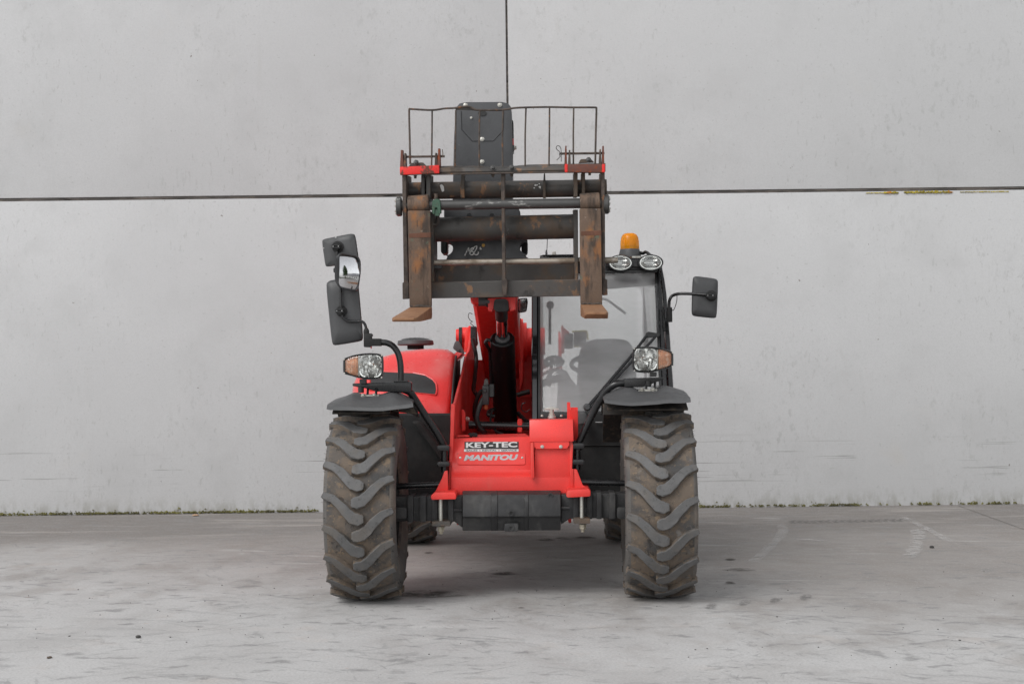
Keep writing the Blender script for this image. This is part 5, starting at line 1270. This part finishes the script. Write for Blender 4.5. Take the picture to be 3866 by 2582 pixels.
# work lights
for cx_, cy_ in ((2343, 992.5), (2457, 991.5)):
    Y = .98; s_ = mpp(Y)
    el = lambda f: [(cx_ + 48 * f * math.cos(t), cy_ + 30.5 * f * math.sin(t)) for t in [q * 6.28318 / 36 for q in range(36)]]
    bm = mk(); b_loft(bm, [[at(x, y, Y + .09) for x, y in el(.6)], [at(x, y, Y + .05) for x, y in el(.95)], [at(x, y, Y + .008) for x, y in el(1)], [at(x, y, Y) for x, y in el(.98)], [at(x, y, Y) for x, y in el(.87)], [at(x, y, Y + .04) for x, y in el(.84)]])
    WL = link('work_light', bm, 'black_paint', CAB, 0, smooth=40)
    bm = mk(); rings = []
    for f, dp in ((.865, .006), (.80, .006), (.70, .018), (.5, .028), (.25, .034), (.05, .036)): rings.append([at(x, y, Y + dp) for x, y in el(f)])
    b_loft(bm, rings, False); bm.faces.new([v_ for v_ in bm.verts][-36:]); link('light_reflector', bm, 'reflector', CAB, 0, smooth=25)
    bm = mk()
    for q in range(9): b_tube(bm, [at(cx_ - 17, cy_ - 22 + q * 5.3, Y + .012), at(cx_ + 17, cy_ - 22 + q * 5.3, Y + .012)], .0022, 6)
    link('light_ribs', bm, 'reflector', CAB)
    bm = mk(); rings = [[at(x, y, Y + .003) for x, y in el(.87)], [at(x, y, Y - .006) for x, y in el(.5)], [at(x, y, Y - .008) for x, y in el(.1)]]; b_loft(bm, rings, False); bm.faces.new([v_ for v_ in bm.verts][-36:]); link('light_lens', bm, 'lens_clear', CAB, 0, smooth=60)
slab('light_bar', rect(2290, 978, 2496, 1008), 1.03, .05, 'black_paint', CAB, .004)
slab('light_rail', rect(2386, 967, 2420, 975), 1.0, .02, 'zinc', CAB, .002)
# beacon
c0 = at(2378, 962, 1.25); s_ = mpp(1.25)
bm = mk(); b_lathe(bm, [(43 * s_, -.02), (42 * s_, 0), (37 * s_, 18 * s_), (36.5 * s_, 20 * s_)], c0, 'Z', 32); BE = link('beacon_base', bm, 'grey_plastic', CAB)
bm = mk(); b_lathe(bm, [(36 * s_, 19 * s_), (36 * s_, 34 * s_), (35 * s_, 52 * s_), (32 * s_, 66 * s_), (27 * s_, 75 * s_), (18 * s_, 80.5 * s_), (.0005, 82 * s_)], c0, 'Z', 40, False); link('beacon_dome', bm, 'beacon_amber', CAB, 0, smooth=60)
bm = mk(); b_lathe(bm, [(20 * s_, 34 * s_), (24 * s_, 50 * s_), (22 * s_, 68 * s_), (6 * s_, 74 * s_)], c0, 'Z', 20); link('beacon_reflector', bm, 'beacon_core', CAB)
bm = mk(); b_lathe(bm, [(28 * s_, 20 * s_), (28 * s_, 31 * s_), (10 * s_, 33 * s_)], c0, 'Z', 20); link('beacon_motor', bm, 'beacon_dark', CAB)
ptube('beacon_cable', [(2416, 954, 1.22), (2428, 957, 1.22), (2436, 952, 1.20), (2444, 955, 1.18), (2452, 962, 1.16), (2462, 966, 1.14)], .009, 'hose_rubber', CAB, 5, 8)
ptube('antenna', [(2062, 966, 1.6), (2065, 940, 1.6), (2067, 890, 1.6)], .0022, 'black_paint', CAB, 4, 6)
bm = mk(); b_lathe(bm, [(.008, 0), (.005, .03), (.002, .035)], at(2063, 966, 1.6), 'Z', 10); link('antenna_base', bm, 'black_paint', CAB)
slab('roof_lamp', [(2078, 966), (2084, 958), (2086, 950), (2098, 948), (2100, 962), (2090, 966)], 1.6, .03, 'zinc', CAB, .003)
slab('roof_visor', [(2036, 967), (2050, 962), (2180, 960), (2180, 968)], 1.2, .3, 'black_paint', CAB, .003)
# door hinges and handle on the right pillar
for y0 in (1165, 1225):
    slab('door_hinge', rounded(rect(2500, y0, 2510, y0 + 26), .2), Yg(0, y0) - .03, .04, 'black_inner', CAB, .003)
tube('door_rod', [at(2502, 1160, Yg(0, 1160) - .03), at(2508, 1250, Yg(0, 1250) - .03)], .005, 'black_inner', CAB, 8)

# ---- right mirror
ARM2 = ptube('mirror_arm', [(2526, 1210, .85), (2526, 1150, .85), (2529, 1130, .84), (2540, 1116, .84), (2567, 1109, .82), (2620, 1110, .80), (2676, 1114, .78)], .0085, 'black_paint', T, 6, 12)
bm = mk(); b_lathe(bm, [(.015, 0), (.015, .075), (.011, .08)], at(2528, 1216, .85), 'Z', 16); link('arm_sleeve', bm, 'black_inner', ARM2)
slab('sleeve_bracket', rect(2508, 1176, 2526, 1204), .86, .03, 'black_paint', ARM2, .003)
ptube('mirror_cable', [(2556, 1112, .82), (2555, 1135, .83), (2550, 1155, .84), (2542, 1172, .84), (2536, 1168, .84)], .002, 'hose_rubber', ARM2, 5, 6)
mirror_back('m', [(2614, 1050), (2626, 1042), (2702, 1052), (2712, 1062), (2706, 1198), (2694, 1202), (2618, 1194), (2610, 1184)], .80, (2680, 1116, 19), ARM2)
# inner mirror between boom and cab
IM = slab('inner_mirror', rounded([(1954, 1128), (1990, 1124), (1993, 1140), (1988, 1176), (1956, 1182)], .2), 1.25, .04, 'black_paint', T, .006, 2)
bm = mk(); f = [at(x, y, 1.2485) for x, y in rounded([(1957, 1132), (1986, 1129), (1989, 1142), (1985, 1172), (1959, 1177)], .2)]; bm.faces.new([bm.verts.new(p) for p in f]); link('mirror_glass', bm, 'chrome', IM, smooth=0)

# ------------------------------------------------------------------ what the convex mirror sees: yard side opposite
SH = tag(empty('farm_shed', (42, -4, 0)), 'long low white shed with grey roof, seen only in the convex mirror', 'shed')
SH.rotation_euler.z = R(84)
bm = mk(); b_box(bm, (-14, -4, 0), (14, 4, 3.2)); link('wall', bm, 'shed_wall', SH)
bm = mk(); b_loft(bm, [[Vector((x, y, z)) for y, z in ((-4.5, 3.1), (4.5, 3.1), (0, 5.4))] for x in (-14.4, 14.4)]); link('roof', bm, 'shed_roof', SH)
for x in (-11, -7, -3, 1, 5, 9):
    bm = mk(); b_box(bm, (x, 3.98, 1.2), (x + 1.2, 4.04, 2.1)); link('window', bm, 'shed_glass', SH)
def tree(px, py, h, name, label):
    o = tag(empty(name, (px, py, 0)), label, 'tree'); bm = mk()
    b_tube(bm, [(0, 0, 0), (.1, 0, h * .3), (0, .1, h * .7)], [.25, .18, .08], 8); link('trunk', bm, 'bark', o)
    bm = mk(); rs = random.Random(int(px))
    for i in range(1800):
        z = h * (.28 + .72 * rs.random()); rad = h * .26 * (1 - abs((z / h - .55) / .5) ** 2.2) * rs.random() ** .4; a = rs.uniform(0, 6.283)
        c_ = Vector((math.cos(a) * rad, math.sin(a) * rad, z)); d1 = Vector((rs.gauss(0, 1), rs.gauss(0, 1), rs.gauss(0, 1))).normalized() * .35; d2 = d1.orthogonal().normalized() * .2
        vs = [bm.verts.new(p) for p in (c_ - d1, c_ + d2, c_ + d1, c_ - d2)]; bm.faces.new(vs)
    link('crown', bm, 'leaf_green', o, smooth=0, weld=False); return o
tree(24, -8.5, 9.5, 'tree', 'tall dark tree seen only in the convex mirror left of the shed')
bm = mk(); rs = random.Random(9)
for i in range(5000):
    x_ = rs.uniform(-30, 12); c_ = Vector((30 + rs.uniform(-.6, .6), x_, rs.random() * (.7 + .3 * math.sin(x_))))
    d1 = Vector((rs.gauss(0, .15), rs.gauss(0, .15), .25)); d2 = Vector((.08, .02, 0)); vs = [bm.verts.new(p) for p in (c_ - d2, c_ + d2, c_ + d1)]; bm.faces.new(vs)
tag(link('hedge', bm, 'hedge_leaf', None, smooth=0, weld=False), 'low green verge along the yard, seen only in the convex mirror', 'hedge', kind='stuff')
